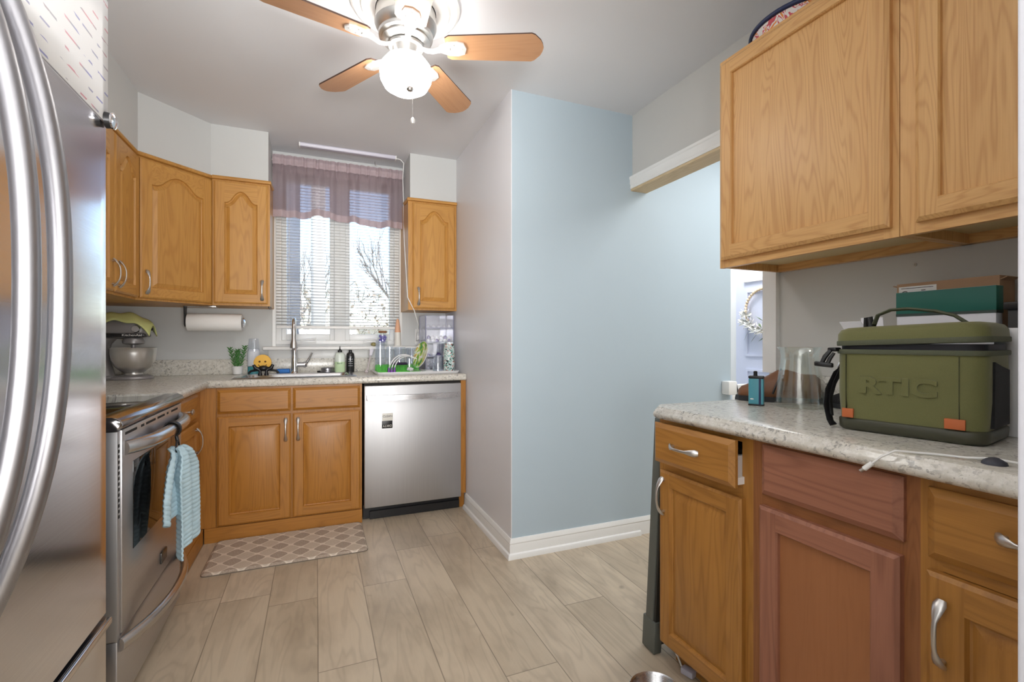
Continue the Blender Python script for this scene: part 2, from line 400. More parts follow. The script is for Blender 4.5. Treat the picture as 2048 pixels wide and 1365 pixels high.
# window: casing, sashes, panes, sill
b = B()
y0, y1 = 3.64, 3.70
for x0, x1, z0, z1 in ((WX0, WX0 + .035, WZ0, WZ1), (WX1 - .035, WX1, WZ0, WZ1), (WX0, WX1, WZ1 - .035, WZ1), (WX0, WX1, WZ0, WZ0 + .03), (.12, .195, WZ0 + .02, WZ1 - .02)): k_ = .001 * (z1 - z0 < .1) + .002 * (x0 == .12); b.box(x0, x1, y0 - .02 - k_, y1 + .03 - k_, z0 + k_, z1 - k_, .003)
win = struct(b.make('window_1', WHITE)); ROOT[win.name] = Matrix()
for x0, x1 in ((WX0 + .035, .12), (.195, WX1 - .035)):
    b = B(); s = .03
    b.box(x0, x0 + s, y0, y1, WZ0 + .03, WZ1 - .035, .003); b.box(x1 - s, x1, y0, y1, WZ0 + .03, WZ1 - .035, .003)
    b.box(x0 + s, x1 - s, y0 + .001, y1 - .001, WZ0 + .031, WZ0 + .075, .003); b.box(x0 + s, x1 - s, y0 + .001, y1 - .001, WZ1 - .075, WZ1 - .036, .003)
    sa = b.make('sash', WHITE, win)
    b = B(); b.box(x0 + s, x1 - s, 3.668, 3.672, WZ0 + .075, WZ1 - .075); b.make('pane', GLASS, sa)
    b = B(); c = (x0 + x1) / 2
    b.box(c - .05, c + .05, 3.598, 3.616, WZ0 + .012, WZ0 + .03, .005); b.cyl((c + .04, 3.60, WZ0 + .03), (c + .045, 3.585, WZ0 + .045), .006); b.tube([(c + .045, 3.588, WZ0 + .04), (c, 3.585, WZ0 + .036), (c - .045, 3.588, WZ0 + .03)], .006, 8)
    b.make('crank', WHITE, win)
b = B()
b.box(-.328, .745, 3.505, 3.64, 1.058, 1.083, .008, 3); b.box(-.30, .715, 3.60, 3.62, .985, 1.058, .003); struct(b.make('trim_7', TRIM))
b = B()
b.box(-.275, -.255, 3.605, 3.62, 1.083, 2.33); b.box(.575, .595, 3.605, 3.62, 1.083, 2.33); b.box(-.275, .595, 3.605, 3.62, 2.31, 2.33); struct(b.make('trim_8', TRIM))

# ------------------------------------------------------------------ outside the window
def noise2(m, a, bb, sc, rough=.9):
    t = NT(m); v = t.coord(); t.bsdf(Base_Color=t.mix(t.ramp(t.noise(v, sc, 6, .7), [(.35, (0, 0, 0, 1)), (.65, (1, 1, 1, 1))]), a, bb), Roughness=rough); return t.m
GROUND = noise2('winter_lawn', rgb(186, 172, 140), rgb(150, 140, 112), 3)
BARK = noise2('grey_bark', rgb(176, 166, 158), rgb(140, 132, 126), 20)
b = B(); b.surf(lambda u, v: (-14 + 34 * u, 4 + 26 * v, -.5 + max(0, v - .25) * 3.2 + .25 * sin(7 * u + 3 * v)), 30, 24); struct(b.make('ground', GROUND))
rnd = random.Random(4)
def branch(b, p, d, L, r, depth):
    q = p + d * L; mid = p + d * (L * .5) + Vector((rnd.uniform(-1, 1), rnd.uniform(-1, 1), rnd.uniform(-.3, .6))) * L * .06
    b.tube([p, mid, q], [r, r * .85, r * .65], 5)
    if depth == 0: return
    for k in range(3 if depth > 1 else 4):
        nd = (d + Vector((rnd.uniform(-1, 1), rnd.uniform(-1, 1), rnd.uniform(-.1, .7))) * .6).normalized()
        branch(b, p + (q - p) * rnd.uniform(.55, 1), nd, L * rnd.uniform(.6, .82), r * .6, depth - 1)
for (x, y, h, lab) in ((1.9, 9.2, 1.25, 'bare grey tree seen through the right window pane'), (-.6, 11.5, 1.3, 'bare grey tree seen through the left window pane, behind the grey post'), (5.6, 15, 2.2, 'tall bare tree farthest back beyond the right window pane')):
    t = thing('bare_tree', lab, 'tree', (x, y, -.5), 'bare trees outside the window')
    b = B(); branch(b, Vector((x, y, -.4)), Vector((rnd.uniform(-.1, .1), 0, 1)).normalized(), h, .06, 5); b.make('trunk', BARK, t)
def hedge(name, lab, x0, x1, y0, y1, z0, z1, n, mats):
    b = B()
    for k in range(n):
        p = Vector((rnd.uniform(x0, x1), rnd.uniform(y0, y1), z0 + (z1 - z0) * rnd.random() ** 1.3)); d = Vector((rnd.uniform(-1, 1), rnd.uniform(-1, 1), rnd.uniform(-.2, 1))).normalized()
        b.mi = k % len(mats)
        e = d.orthogonal().normalized() * rnd.uniform(.006, .02); L = rnd.uniform(.1, .35)
        if k % 3: b.poly([p - e, p + d * L * .5 + e * .5, p + d * L, p + d * L * .4 - e])
        else:
            e = e * 2.2; g = d.cross(e).normalized() * .03; b.poly([p - e, p + g, p + e, p - g])
    o = b.make(name, mats, recalc=False); tag(o, lab, 'shrub'); o['kind'] = 'stuff'; return o
TW = [plain('twig_brown', rgb(186, 170, 150), .9), plain('twig_grey', rgb(206, 196, 182), .9), plain('dry_leaf', rgb(160, 150, 122), .9)]
hedge('hedge', 'tangle of dry brown shrubs outside the window', -.3, 4.2, 7.2, 8.2, -.4, 1.9, 5200, TW)
t = thing('porch_post', 'dark grey square post outside the left window pane', 'post', (-.22, 5.2, -.5))
b = B(); b.box(-.27, -.15, 5.15, 5.27, -.5, 3.2, .005); b.make('shaft', plain('post_grey', rgb(128, 130, 136), .7), t)
b = B(); b.box(-.29, -.13, 5.13, 5.29, -.5, -.3, .005); b.make('base', plain('post_grey', rgb(128, 130, 136), .7), t)
t = thing('white_column', 'white column outside beside the dark grey post', 'post', (.02, 5.4, -.5))
b = B(); b.box(-.05, .09, 5.33, 5.47, -.5, 3.2, .005); b.make('shaft', plain('column_white', rgb(236, 232, 220), .6), t)
b = B(); b.box(-.07, .11, 5.31, 5.49, -.5, -.3, .005); b.make('base', plain('column_white', rgb(236, 232, 220), .6), t)

# ------------------------------------------------------------------ cabinet kit
def inset(pts, d):
    """move a counter-clockwise outline inwards by d"""
    n = len(pts); out = []
    for i in range(n):
        a, p, c = Vector(pts[i - 1]), Vector(pts[i]), Vector(pts[(i + 1) % n])
        e1 = (p - a).normalized(); e2 = (c - p).normalized()
        n1 = Vector((-e1.y, e1.x)); n2 = Vector((-e2.y, e2.x)); m = n1 + n2
        if m.length < 1e-6: m = n1
        m = m.normalized(); k = d / max(.5, m.dot(n1)); q = p + m * k; out.append((q.x, q.y))
    return out
def edge_slab(b, f, W, H, t, c, mi=0):
    rect = [(0, 0), (W, 0), (W, H), (0, H)]; ri = inset(rect, c)
    r0 = b.ring([f(u, v, 0) for u, v in rect]); r1 = b.ring([f(u, v, t - c * .7) for u, v in rect]); r2 = b.ring([f(u, v, t) for u, v in ri])
    b.bridge(r0, r1, mi=mi); b.bridge(r1, r2, mi=mi); b.face(r0[::-1], mi)
    return r2
def crown(t_, a=.6):
    t_ = min(1, t_ / .9)
    return 1 - a * (t_ / a) ** 2 if t_ < a else (1 - a) * ((1 - t_) / (1 - a)) ** 2
def cab_door(parent, O, U, N, W, H, wood_, t=.02, stile=.055, arch=0, flat=False, c=.008, panel=None, label=None, name='door'):
    """frame-and-panel door; raised panel or flat recessed panel, optional arched top rail"""
    f = frame(O, U, N); b = B(); s = stile
    hor = 'X' if abs(Vector(U).x) >= abs(Vector(U).y) else 'Y'
    r2 = edge_slab(b, f, W, H, t, c)
    b.mi = 0; P = lambda L, mi: b.poly([f(u, v, t) for u, v in L], mi)
    top = H - s - arch
    n = 28 if arch else 1
    arcp = [(s + (W - 2 * s) * k / n, top + arch * crown(abs(2 * k / n - 1))) for k in range(n + 1)] if arch else [(s, top), (W - s, top)]
    P([(c, c), (s, c), (s, s), (s, top), (s, H - c), (c, H - c)], 0); P([(W - s, c), (W - c, c), (W - c, H - c), (W - s, H - c), (W - s, top), (W - s, s)], 0)
    P([(s, c), (W - s, c), (W - s, s), (s, s)], 1)
    for (a0, a1) in zip(arcp, arcp[1:]): P([a0, a1, (a1[0], H - c), (a0[0], H - c)], 1)
    inner = [(s, s), (W - s, s)] + arcp[::-1]
    prof = [(0, t), (.003, t - .004), (.004, t - .012)] if flat else [(0, t), (.004, t - .009), (.008, t - .011), (.028 if arch else .036, t - .001)]
    last = None
    for d, w in prof:
        rr = b.ring([f(u, v, w) for u, v in (inset(inner, d) if d else inner)])
        if last: b.bridge(last, rr, mi=2 if d > .02 else 0)
        last = rr
    b.face(last, 2)
    pm = (panel or wood_)['Z']
    o = b.make(name, [wood_['Z'], wood_[hor], pm], parent, smooth=25, recalc=False)
    bmx = bmesh.new(); bmx.from_mesh(o.data); bmesh.ops.remove_doubles(bmx, verts=bmx.verts, dist=1e-5); bmesh.ops.recalc_face_normals(bmx, faces=bmx.faces[:]); bmx.to_mesh(o.data); bmx.free()
    o.data.set_sharp_from_angle(angle=R(25))
    if label: o['label'] = label
    return o
def drawer_front(parent, O, U, N, W, H, wood_, t=.02, c=.015, name='drawer_front'):
    f = frame(O, U, N); b = B(); hor = 'X' if abs(Vector(U).x) >= abs(Vector(U).y) else 'Y'
    b.face(edge_slab(b, f, W, H, t, c)); return b.make(name, wood_[hor], parent, smooth=20)
def pull(parent, C, A, N, L=.125, m=None, out=.026):
    """spoon-ended bow handle centred at C on the face, along A, standing out along N"""
    C, A, N = Vector(C), Vector(A).normalized(), Vector(N).normalized(); b = B(); pts = []; rr = []; ff = []
    for k in range(19):
        s = -1 + 2 * k / 18; h = .005 + out * (1 - abs(s) ** 2.6)
        pts.append(C + A * (s * L / 2) + N * h)
        e = abs(s); wv = .0045 + .0065 * max(0, min(1, (e - .45) / .4)); 
        if e > .93: wv *= .72
        rr.append(wv); ff.append(.62 if e < .5 else .42)
    b.tube(pts, rr, 10, up=N, flat=ff)
    for s in (-1, 1): b.cyl(C + A * (s * L * .42), C + A * (s * L * .42) + N * .014, .005, .006, 10)
    return b.make('handle', m or NICKEL, parent, smooth=60)

# ------------------------------------------------------------------ upper cabinets, left and back
G_UP = 'honey oak wall cabinets around the window'
def carcass(parent, pts, z0, z1, m, top=.0, name='body'):
    b = B(); b.prism(pts, up, z0, z1); return b.make(name, m, parent, smooth=20)
UZ0, UZ1 = 1.335, 2.085
def top_mould(parent, pts, m):
    b = B(); b.tube(pts, [.012] * len(pts), 8, up=(0, 0, 1)); b.make('top_moulding', m, parent)
t = thing('wall_cabinet', 'honey oak wall cabinet on the left wall, nearest the refrigerator', 'cabinet', (-1.0, 2.68, UZ0), G_UP)
carcass(t, [(-1.178, 2.36), (-.868, 2.36), (-.868, 3.02), (-1.178, 3.02)], UZ0, UZ1 + .02, W_UP['Z'])
for y in (2.37, 2.70):
    d = cab_door(t, (-.868, y, UZ0 + .012), (0, 1, 0), (1, 0, 0), .318, UZ1 - UZ0 - .02, W_UP, arch=.07)
    pull(d, (-.848, y + (.29 if y < 2.6 else .03), 1.43), (0, 0, 1), (1, 0, 0))
top_mould(t, [(-.862, 2.36, UZ1 + .014), (-.862, 3.025, UZ1 + .014)], W_UP['Y'])
t = thing('corner_wall_cabinet', 'angled honey oak corner wall cabinet with one wide arched door', 'cabinet', (-.9, 3.3, UZ0), G_UP)
carcass(t, [(-1.178, 3.022), (-.868, 3.022), (-.574, 3.316), (-.574, 3.618), (-1.178, 3.618)], UZ0, UZ1 + .02, W_UP['Z'])
dU, dN = Vector((1, 1, 0)).normalized(), Vector((1, -1, 0)).normalized()
d = cab_door(t, Vector((-.868, 3.022, UZ0 + .012)) + dU * .014, dU, dN, .388, UZ1 - UZ0 - .02, W_UP, arch=.07)
pull(d, Vector((-.868, 3.022, 1.43)) + dU * .042 + dN * .02, (0, 0, 1), dN)
top_mould(t, [(-.862, 3.018, UZ1 + .014), (-.57, 3.31, UZ1 + .014)], W_UP['X'])
t = thing('wall_cabinet', 'honey oak wall cabinet left of the window, above the paper towels', 'cabinet', (-.42, 3.45, UZ0), G_UP)
carcass(t, [(-.572, 3.296), (-.265, 3.296), (-.265, 3.618), (-.572, 3.618)], UZ0, UZ1 + .02, W_UP['Z'])
d = cab_door(t, (-.562, 3.296, UZ0 + .012), (1, 0, 0), (0, -1, 0), .285, UZ1 - UZ0 - .02, W_UP, arch=.07)
pull(d, (-.306, 3.276, 1.43), (0, 0, 1), (0, -1, 0))
top_mould(t, [(-.572, 3.292, UZ1 + .014), (-.262, 3.292, UZ1 + .014), (-.262, 3.42, UZ1 + .014)], W_UP['X'])
b = B(); b.tube([(-.272, 3.30, 1.345), (-.272, 3.30, 1.325), (-.266, 3.30, 1.316), (-.259, 3.30, 1.322), (-.262, 3.30, 1.333)], .0022, 6); tag(b.make('cup_hook', BLACK), 'small black hook under the wall cabinet left of the window', 'hook')
t = thing('wall_cabinet', 'narrow honey oak wall cabinet right of the window, above the clear drawers', 'cabinet', (.75, 3.45, UZ0), G_UP)
carcass(t, [(.585, 3.296), (.928, 3.296), (.928, 3.618), (.585, 3.618)], UZ0, UZ1 + .02, W_UP['Z'])
d = cab_door(t, (.615, 3.296, UZ0 + .012), (1, 0, 0), (0, -1, 0), .298, UZ1 - UZ0 - .02, W_UP, arch=.07, stile=.05)
pull(d, (.652, 3.276, 1.43), (0, 0, 1), (0, -1, 0))
top_mould(t, [(.582, 3.42, UZ1 + .014), (.582, 3.292, UZ1 + .014), (.928, 3.292, UZ1 + .014)], W_UP['X'])

# ------------------------------------------------------------------ base cabinets, back run
G_B = 'honey oak base cabinets under the sink counter'
BZ = .857
t = thing('sink_cabinet', 'honey oak sink base cabinet with two doors and two blank drawer fronts', 'cabinet', (-.15, 3.3, 0), G_B)
carcass(t, [(-.515, 3.075), (.262, 3.075), (.262, 3.61), (-.515, 3.61)], 0, .74, W_BASE['Z'])
b = B(); b.box(-.515, .262, 3.075, 3.10, .74, BZ); b.make('top_rail', W_BASE['X'], t)
for x0, x1 in ((-.508, -.138), (-.126, .25)):
    d = cab_door(t, (x0, 3.075, .088), (1, 0, 0), (0, -1, 0), x1 - x0, .608, W_BASE)
    pull(d, ((x1 - .026) if x0 < -.3 else (x0 + .028), 3.055, .605), (0, 0, 1), (0, -1, 0), .135)
    drawer_front(t, (x0, 3.075, .712), (1, 0, 0), (0, -1, 0), x1 - x0, .133, W_BASE)
b = B(); b.box(-.57, .262, 3.062, 3.075, 0, .082); b.make('toe_board', W_BASE['X'], t)
b = B(); b.box(-.592, -.516, 3.0705, 3.09, .082, BZ); b.make('filler_strip', W_BASE['Z'], t)
t = thing('narrow_base_cabinet', 'narrow honey oak base cabinet between range and inside corner', 'cabinet', (-.8, 2.75, 0), G_B)
carcass(t, [(-1.17, 2.416), (-.59, 2.416), (-.59, 3.07), (-1.17, 3.07)], 0, BZ, W_BASE['Z'])
dr = drawer_front(t, (-.59, 2.48, .712), (0, 1, 0), (1, 0, 0), .46, .133, W_BASE)
b = B(); b.lathe((-.57, 2.70, .777), [(.006, 0), (.006, .012), (.014, .018), (.014, .024), (.006, .028)], 16, (1, 0, 0)); b.make('knob', NICKEL, dr)
d = cab_door(t, (-.59, 2.48, .088), (0, 1, 0), (1, 0, 0), .46, .608, W_BASE)
pull(d, (-.57, 2.865, .605), (0, 0, 1), (1, 0, 0), .135)
b = B(); b.box(-.59, -.575, 2.416, 3.062, 0, .082); b.make('toe_board', W_BASE['Y'], t)
b = B(); b.box(.892, .926, 3.06, 3.55, .105, BZ); b.box(.892, .926, 3.10, 3.55, 0, .105); tag(b.make('end_panel', W_BASE['Z']), 'narrow honey oak panel between the dishwasher and the side wall', 'panel')

# countertop: L shape with sink cut-out, rolled front edge, backsplash
CT = .90
t = thing('countertop', 'speckled beige L-shaped countertop around the sink and range', 'countertop', (0, 3.3, CT))
b = B(); z0 = CT - .042
eprof = lambda d: [(d, z0), (.012, z0), (.004, z0 + .006), (0, z0 + .016), (.001, CT - .014), (.006, CT - .004), (.014, CT), (d, CT)]
def ext(b, pr, f0, f1):
    a = b.ring([f0(w, z) for w, z in pr]); c = b.ring([f1(w, z) for w, z in pr]); b.bridge(a, c); b.face(a[::-1]); b.face(c)
ext(b, eprof(.10), lambda w, z: (-.545 - w, 3.045 + w, z), lambda w, z: (.926, 3.045 + w, z))
ext(b, eprof(.10), lambda w, z: (-.545 - w, 2.413, z), lambda w, z: (-.545 - w, 3.045 + w, z))
b.box(-1.178, -.645, 2.413, 3.145, z0, CT); b.box(-1.178, -.44, 3.145, 3.618, z0, CT); b.box(.225, .926, 3.145, 3.618, z0, CT); b.box(-.44, .225, 3.545, 3.618, z0, CT)
b.make('worktop', GRANITE, t, smooth=50)
b = B(); b.box(-1.16, .926, 3.598, 3.619, CT, CT + .10, .003); b.box(-1.178, -1.158, 2.46, 3.619, CT, CT + .10, .003); b.make('backsplash', GRANITE, t)

# sink and faucet
t = thing('kitchen_sink', 'stainless drop-in kitchen sink in the countertop', 'sink', (-.1, 3.3, CT))
b = B()
def rrect(x0, x1, y0, y1, r, n=6):
    out = []
    for cx, cy, a in ((x1 - r, y1 - r, 0), (x0 + r, y1 - r, 90), (x0 + r, y0 + r, 180), (x1 - r, y0 + r, 270)):
        for k in range(n + 1): out.append((cx + r * cos(R(a + 90 * k / n)), cy + r * sin(R(a + 90 * k / n))))
    return out
o1 = rrect(-.452, .237, 3.118, 3.565, .02); o2 = rrect(-.445, .23, 3.125, 3.558, .02); i1 = rrect(-.41, .195, 3.16, 3.46, .04); i2 = rrect(-.405, .19, 3.165, 3.455, .04); i3 = rrect(-.385, .17, 3.185, 3.435, .04)
rs = [b.ring([(x, y, z) for x, y in L]) for L, z in ((o1, CT + .001), (o2, CT + .006), (i1, CT + .005), (i2, CT - .004), (i3, CT - .15))]
for a, c in zip(rs, rs[1:]): b.bridge(a, c)
b.face(rs[-1]); b.make('basin', STEEL, t, smooth=50)
b = B(); b.lathe((-.11, 3.31, CT - .149), [(.04, 0), (.04, .004), (.03, .005), (.012, .003)], 20); b.make('drain', CHROME, t)
t = thing('faucet', 'chrome pull-down kitchen faucet standing behind the sink', 'faucet', (-.135, 3.515, CT + .006))
FX, FY = -.135, 3.515
b = B(); b.lathe((FX, FY, CT + .0055), [(.03, 0), (.028, .006), (.022, .012), (.02, .10), (.019, .17), (.015, .19)], 24); b.make('body', CHROME, t)
b = B(); pts = [(FX, FY, CT + .18)] + [(FX, FY - .055 + .055 * cos(a), CT + .31 + .055 * sin(a)) for a in [pi * k / 12 for k in range(13)]] + [(FX, FY - .11, CT + .29)]
b.tube(pts, .0115, 14); b.make('spout', CHROME, t)
b = B(); b.lathe((FX, FY - .11, CT + .30), [(.012, 0), (.014, -.02), (.014, -.07), (.022, -.10), (.024, -.125), (.018, -.128)], 20); b.make('spray_head', NICKEL, t)
b = B(); b.cyl((FX + .015, FY, CT + .06), (FX + .065, FY, CT + .06), .017, .016); b.lathe((FX + .065, FY, CT + .06), [(.02, -.01), (.021, 0), (.016, .012)], 16, (1, 0, 0)); b.tube([(FX + .068, FY, CT + .062), (FX + .085, FY - .005, CT + .09), (FX + .11, FY - .01, CT + .14)], [.01, .008, .005], 10); b.make('lever', CHROME, t)

# dishwasher
t = thing('dishwasher', 'stainless steel dishwasher under the counter right of the sink', 'dishwasher', (.58, 3.3, 0))
b = B(); b.box(.274, .888, 3.085, 3.60, .09, .85); b.make('tub', BLACK, t)
b = B(); b.box(.274, .888, 3.042, 3.085, .088, .842, .004); d = b.make('door', STEELZ, t)
b = B(); f = lambda u, v: Vector((.29 + .58 * u, 3.03 - .03 * (1 - (2 * u - 1) ** 2) , .752 + v))
for k in range(24):
    u0, u1 = k / 24, (k + 1) / 24
    p0, p1 = f(u0, 0), f(u1, 0); b.obox((p0 + p1) / 2 + Vector((0, 0, .016)), p1 - p0, (0, 0, 1), (p1 - p0).cross(Vector((0, 0, 1))), (p1 - p0).length / 2 + .0005, .016, .006)
for x in (.292, .868): b.box(x - .006, x + .006, 3.024, 3.0415, .752, .784, .002)
b.make('handle', steel('handle_steel', (.7, .7, .72, 1), .28, 'X'), d)
b = B(); b.box(.272, .925, 3.11, 3.14, 0.002, .088); b.box(.31, .89, 3.09, 3.112, 0.002, .05); b.make('toe_kick', BLACK, t)
b = B(); b.box(.274, .888, 3.065, 3.09, .842, .856); b.make('top_gap', DARK, t)
t = thing('dishwasher_magnet', 'white and black CLEAN and DIRTY magnet on the dishwasher door', 'magnet', (.412, 3.041, .62))
MW = plain('magnet_white', rgb(232, 230, 222), .5)
b = B(); b.box(.380, .444, 3.0365, 3.0415, .622, .668, .001); b.make('white_half', MW, t)
b = B(); b.box(.378, .442, 3.0365, 3.0415, .575, .621, .001); b.make('black_half', BLACK, t)
text('lettering', 'CLEAN', (.412, 3.0364, .65), (1, 0, 0), (0, 0, 1), .019, BLACK, t); text('lettering', 'DIRTY', (.41, 3.0364, .591), (-1, 0, 0), (0, 0, -1), .019, MW, t)

# ------------------------------------------------------------------ range
BLKGLASS = plain('black_glass', rgb(14, 14, 16), .06)
t = thing('kitchen_range', 'stainless steel electric range with a dark glass cooktop', 'stove', (-.85, 2.07, 0))
b = B(); b.box(-1.15, -.575, 1.715, 2.408, .03, .865); b.box(-1.1, -.62, 1.73, 2.395, 0, .03); b.make('body', plain('range_side', rgb(88, 78, 72), .4, .3), t)
b = B(); b.box(-.575, -.535, 1.715, 1.735, .24, .855, .002); b.make('side_trim', STEELZ, t)
b = B()
for k in range(14): b.box(-.545, -.5335, 1.721, 1.729, .60 + k * .016, .609 + k * .016)
b.make('vent_holes', DARK, t)
b = B(); b.box(-1.15, -.56, 1.712, 2.408, .872, .892, .004); b.make('cooktop', BLKGLASS, t)
b = B()
pr = [(-.56, .860), (-.535, .858), (-.523, .866), (-.520, .878), (-.527, .890), (-.542, .898), (-.585, .899), (-.585, .892), (-.56, .890)]
ys = [1.708, 1.714, 2.404, 2.410]
rs = [b.ring([(x - (.004 if k in (0, 3) else 0), y, z) for x, z in pr]) for k, y in enumerate(ys)]
for a, c in zip(rs, rs[1:]): b.bridge(a, c)
b.face(rs[0][::-1]); b.face(rs[-1]); b.make('front_edge_trim', plain('dark_chrome', (.42, .41, .41, 1), .16, 1.0), t, smooth=60)
OVEN = steel('oven_steel', (.62, .61, .62, 1), .34, 'Y', .08)
b = B(); b.box(-.575, -.53, 1.737, 2.402, .255, .857, .004); d = b.make('oven_door', OVEN, t)
b = B(); b.box(-.532, -.5285, 1.825, 2.32, .47, .745, .001); b.make('oven_window', BLKGLASS, d)
b = B()
for y0, y1 in ((1.76, 1.86), (1.90, 1.93), (1.95, 2.05), (2.075, 2.16), (2.19, 2.21), (2.25, 2.34)): b.box(-.5305, -.5292, y0, y1, .838, .846)
b.make('vent_slots', DARK, d)
b = B(); pts = []; rr = []
for k in range(25):
    s = -1 + 2 * k / 24; pts.append((-.532 + .050 * (1 - abs(s) ** 4), 2.07 + .315 * s, .80)); rr.append(.02)
b.tube(pts, rr, 14, up=(0, 0, 1), flat=1.1); b.make('oven_handle', STEELY, d)
b = B(); b.obox((-.528, 2.14, .318), (0, 1, 0), (0, 0, 1), (1, 0, 0), .035, .02, .003, .002); b.make('badge', plain('badge_grey', rgb(90, 88, 86), .3, .8), d)
b = B(); b.box(-.575, -.535, 1.715, 2.405, .035, .248, .004); d = b.make('storage_drawer', OVEN, t)
b = B(); pts = []
for k in range(25):
    s = -1 + 2 * k / 24; pts.append((-.533 + .066 * (1 - abs(s) ** 2.2), 2.06 + .33 * s, .225))
b.tube(pts, .013, 12, up=(0, 0, 1), flat=1.5); b.make('drawer_handle', STEELY, d)

# towel on a hook over the oven handle
t = thing('towel_hook', 'black ring hook hanging over the oven door handle', 'hook', (-.47, 2.07, .8))
b = B(); HX, HY, HZ = -.482, 2.06, .80
b.tube([(HX + .025 * cos(a), HY, HZ + .027 * sin(a)) for a in [R(-60 + 24 * k) for k in range(14)]], .005, 8, up=(0, 1, 0), flat=2.0)
b.tube([(HX + .012, HY, HZ - .024), (HX + .016, HY, HZ - .045)], .006, 8); b.make('clasp', BLACK, t)
b = B(); b.tube([(HX + .016, HY + .020 * sin(a), HZ - .075 + .034 * cos(a)) for a in [2 * pi * k / 24 for k in range(24)]], .0032, 8, closed=True); b.make('ring', BLACK, t)
def towel_mat():
    t = NT('ribbed_towel'); v = t.coord(); t.bsdf(Base_Color=t.mix(t.noise(v, 40, 3), rgb(196, 218, 226), rgb(166, 196, 208)), Roughness=.95, Normal=t.bump(t.noise(v, 700, 2), .5, .003)); return t.m
TOWEL = towel_mat()
def hang(y0, ytop, wtop, wbot, z1, z0, ph, xo):
    def f(u, v):
        z = z1 + (z0 - z1) * v; k = min(1, v / .25); w = wtop + (wbot - wtop) * (k ** .7)
        a = (u - .5); yy = ytop + (y0 - ytop) * min(1, v * 1.5) + a * w
        fold = sin(a * 13 + ph) * .014 * (.4 + .6 * k)
        rib = .0028 * abs(sin(v * (z1 - z0) * 190 + .6 * sin(6 * a)))
        top = .018 * (1 - min(1, v / .10)) ** 2
        return (xo + fold + rib - top, yy, z + .012 * sin(a * 9 + ph) * v)
    return f
b = B(); b.surf(hang(1.98, 2.05, .06, .20, .735, .50, .4, -.468), 30, 110); b.surf(hang(2.10, 2.065, .06, .27, .735, .36, 2.0, -.446), 36, 160)
o = b.make('hand_towel', TOWEL, thick=.006, smooth=180, origin=(-.455, 2.06, .735), recalc=False); tag(o, 'pale blue ribbed hand towel hanging in front of the oven door', 'towel')

# ------------------------------------------------------------------ refrigerator
t = thing('refrigerator', 'stainless steel french-door refrigerator at the left edge', 'refrigerator', (-.75, .71, 0))
b = B(); b.box(-1.15, -.435, .295, 1.12, .03, 1.74); b.box(-1.1, -.48, .33, 1.09, 0, .03); b.make('body', plain('fridge_side_grey', rgb(96, 96, 100), .45), t)
def fdoor(y0, y1, z0, z1):
    b = B(); n = 16; pts = []
    for k in range(n + 1):
        s = k / n; y = y0 + (y1 - y0) * s; yy = (y - .7075) / .42
        x = -.365 + .0015 * (1 - yy * yy)
        e = min(s, 1 - s) * (y1 - y0)
        if e < .012: x -= .012 - math.sqrt(max(0, .012 ** 2 - (.012 - e) ** 2))
        pts.append((x, y))
    fine = []
    for k in range(7):
        e = .012 * (1 - cos(pi / 2 * k / 6)); fine.append(e)
    P = []
    for e in fine: P.append((y0 + e, e))
    for k in range(1, n): P.append((y0 + .012 + (y1 - y0 - .024) * k / n, None))
    for e in fine[::-1]: P.append((y1 - e, e))
    out = [(-.43, y0)]
    for y, e in P:
        yy = (y - .7075) / .42; x = -.365 + .0015 * (1 - yy * yy)
        if e is not None: x -= .012 - math.sqrt(max(0, .012 ** 2 - (.012 - e) ** 2))
        out.append((x, y))
    out.append((-.43, y1)); b.prism(out, up, z0, z1); return b
far = fdoor(.710, 1.125, .61, 1.77).make('door', FRIDGE, t, smooth=40); near = fdoor(.29, .705, .61, 1.77).make('door', FRIDGE, t, smooth=40)
def fhandle(par, y):
    b = B(); pts = []
    for k in range(29):
        s = -1 + 2 * k / 30; pts.append((-.360 + .075 * (1 - abs(s) ** 2.4), y, 1.185 + .405 * s))
    b.tube(pts, .0115, 14, up=(0, 1, 0), flat=1.0); b.make('handle', HANDLE, par, smooth=60)
fhandle(far, .737); fhandle(near, .665)
dr = fdoor(.29, 1.125, .07, .60).make('freezer_drawer', FRIDGE, t, smooth=40)
b = B(); b.tube([(-.360 + .04 * (1 - abs(s) ** 6), .66 + .26 * s, .545) for s in [-1 + 2 * k / 20 for k in range(21)]], .011, 12, up=(0, 0, 1)); b.make('drawer_handle', HANDLE, dr, smooth=60)
b = B(); b.box(-.364, -.357, .295, 1.122, .585, .599, .003); b.make('drawer_lip', CHROME, dr)
# whiteboard sheet and its magnet
def scribble():
    t = NT('printed_sheet'); v = t.coord(); x = t.n('SeparateXYZ', Vector=v)
    y, z = x.outputs[1], x.outputs[2]
    row = t.math('FRACT', t.math('MULTIPLY', z, 42.0)); ln = t.math('LESS_THAN', row, .14)
    gap = t.math('GREATER_THAN', t.noise(t.n('Mapping', Vector=v, Scale=(1, 20, 42)).outputs[0], 1, 1), .50)
    wig = t.math('GREATER_THAN', t.noise(v, 140, 2), .5)
    m = t.math('MULTIPLY', ln, gap)
    col = t.ramp(t.noise(v, 9, 1), [(.4, rgb(120, 124, 190)), (.52, rgb(150, 150, 160)), (.6, rgb(214, 130, 150))])
    t.bsdf(Base_Color=t.mix(t.math('MULTIPLY', m, .8), rgb(236, 236, 236), col), Roughness=.4); return t.m
b = B()
def sheet(u, v):
    y = .79 + .327 * u; yy = (y - .7075) / .42
    return (-.3635 + .0015 * (1 - yy * yy), y, 1.528 + .23 * v)
b.surf(sheet, 12, 4); tag(b.make('paper_sheet', scribble(), thick=.0015, smooth=60, origin=(-.36, .95, 1.65)), 'white sheet with rows of coloured handwriting on the refrigerator door', 'paper')
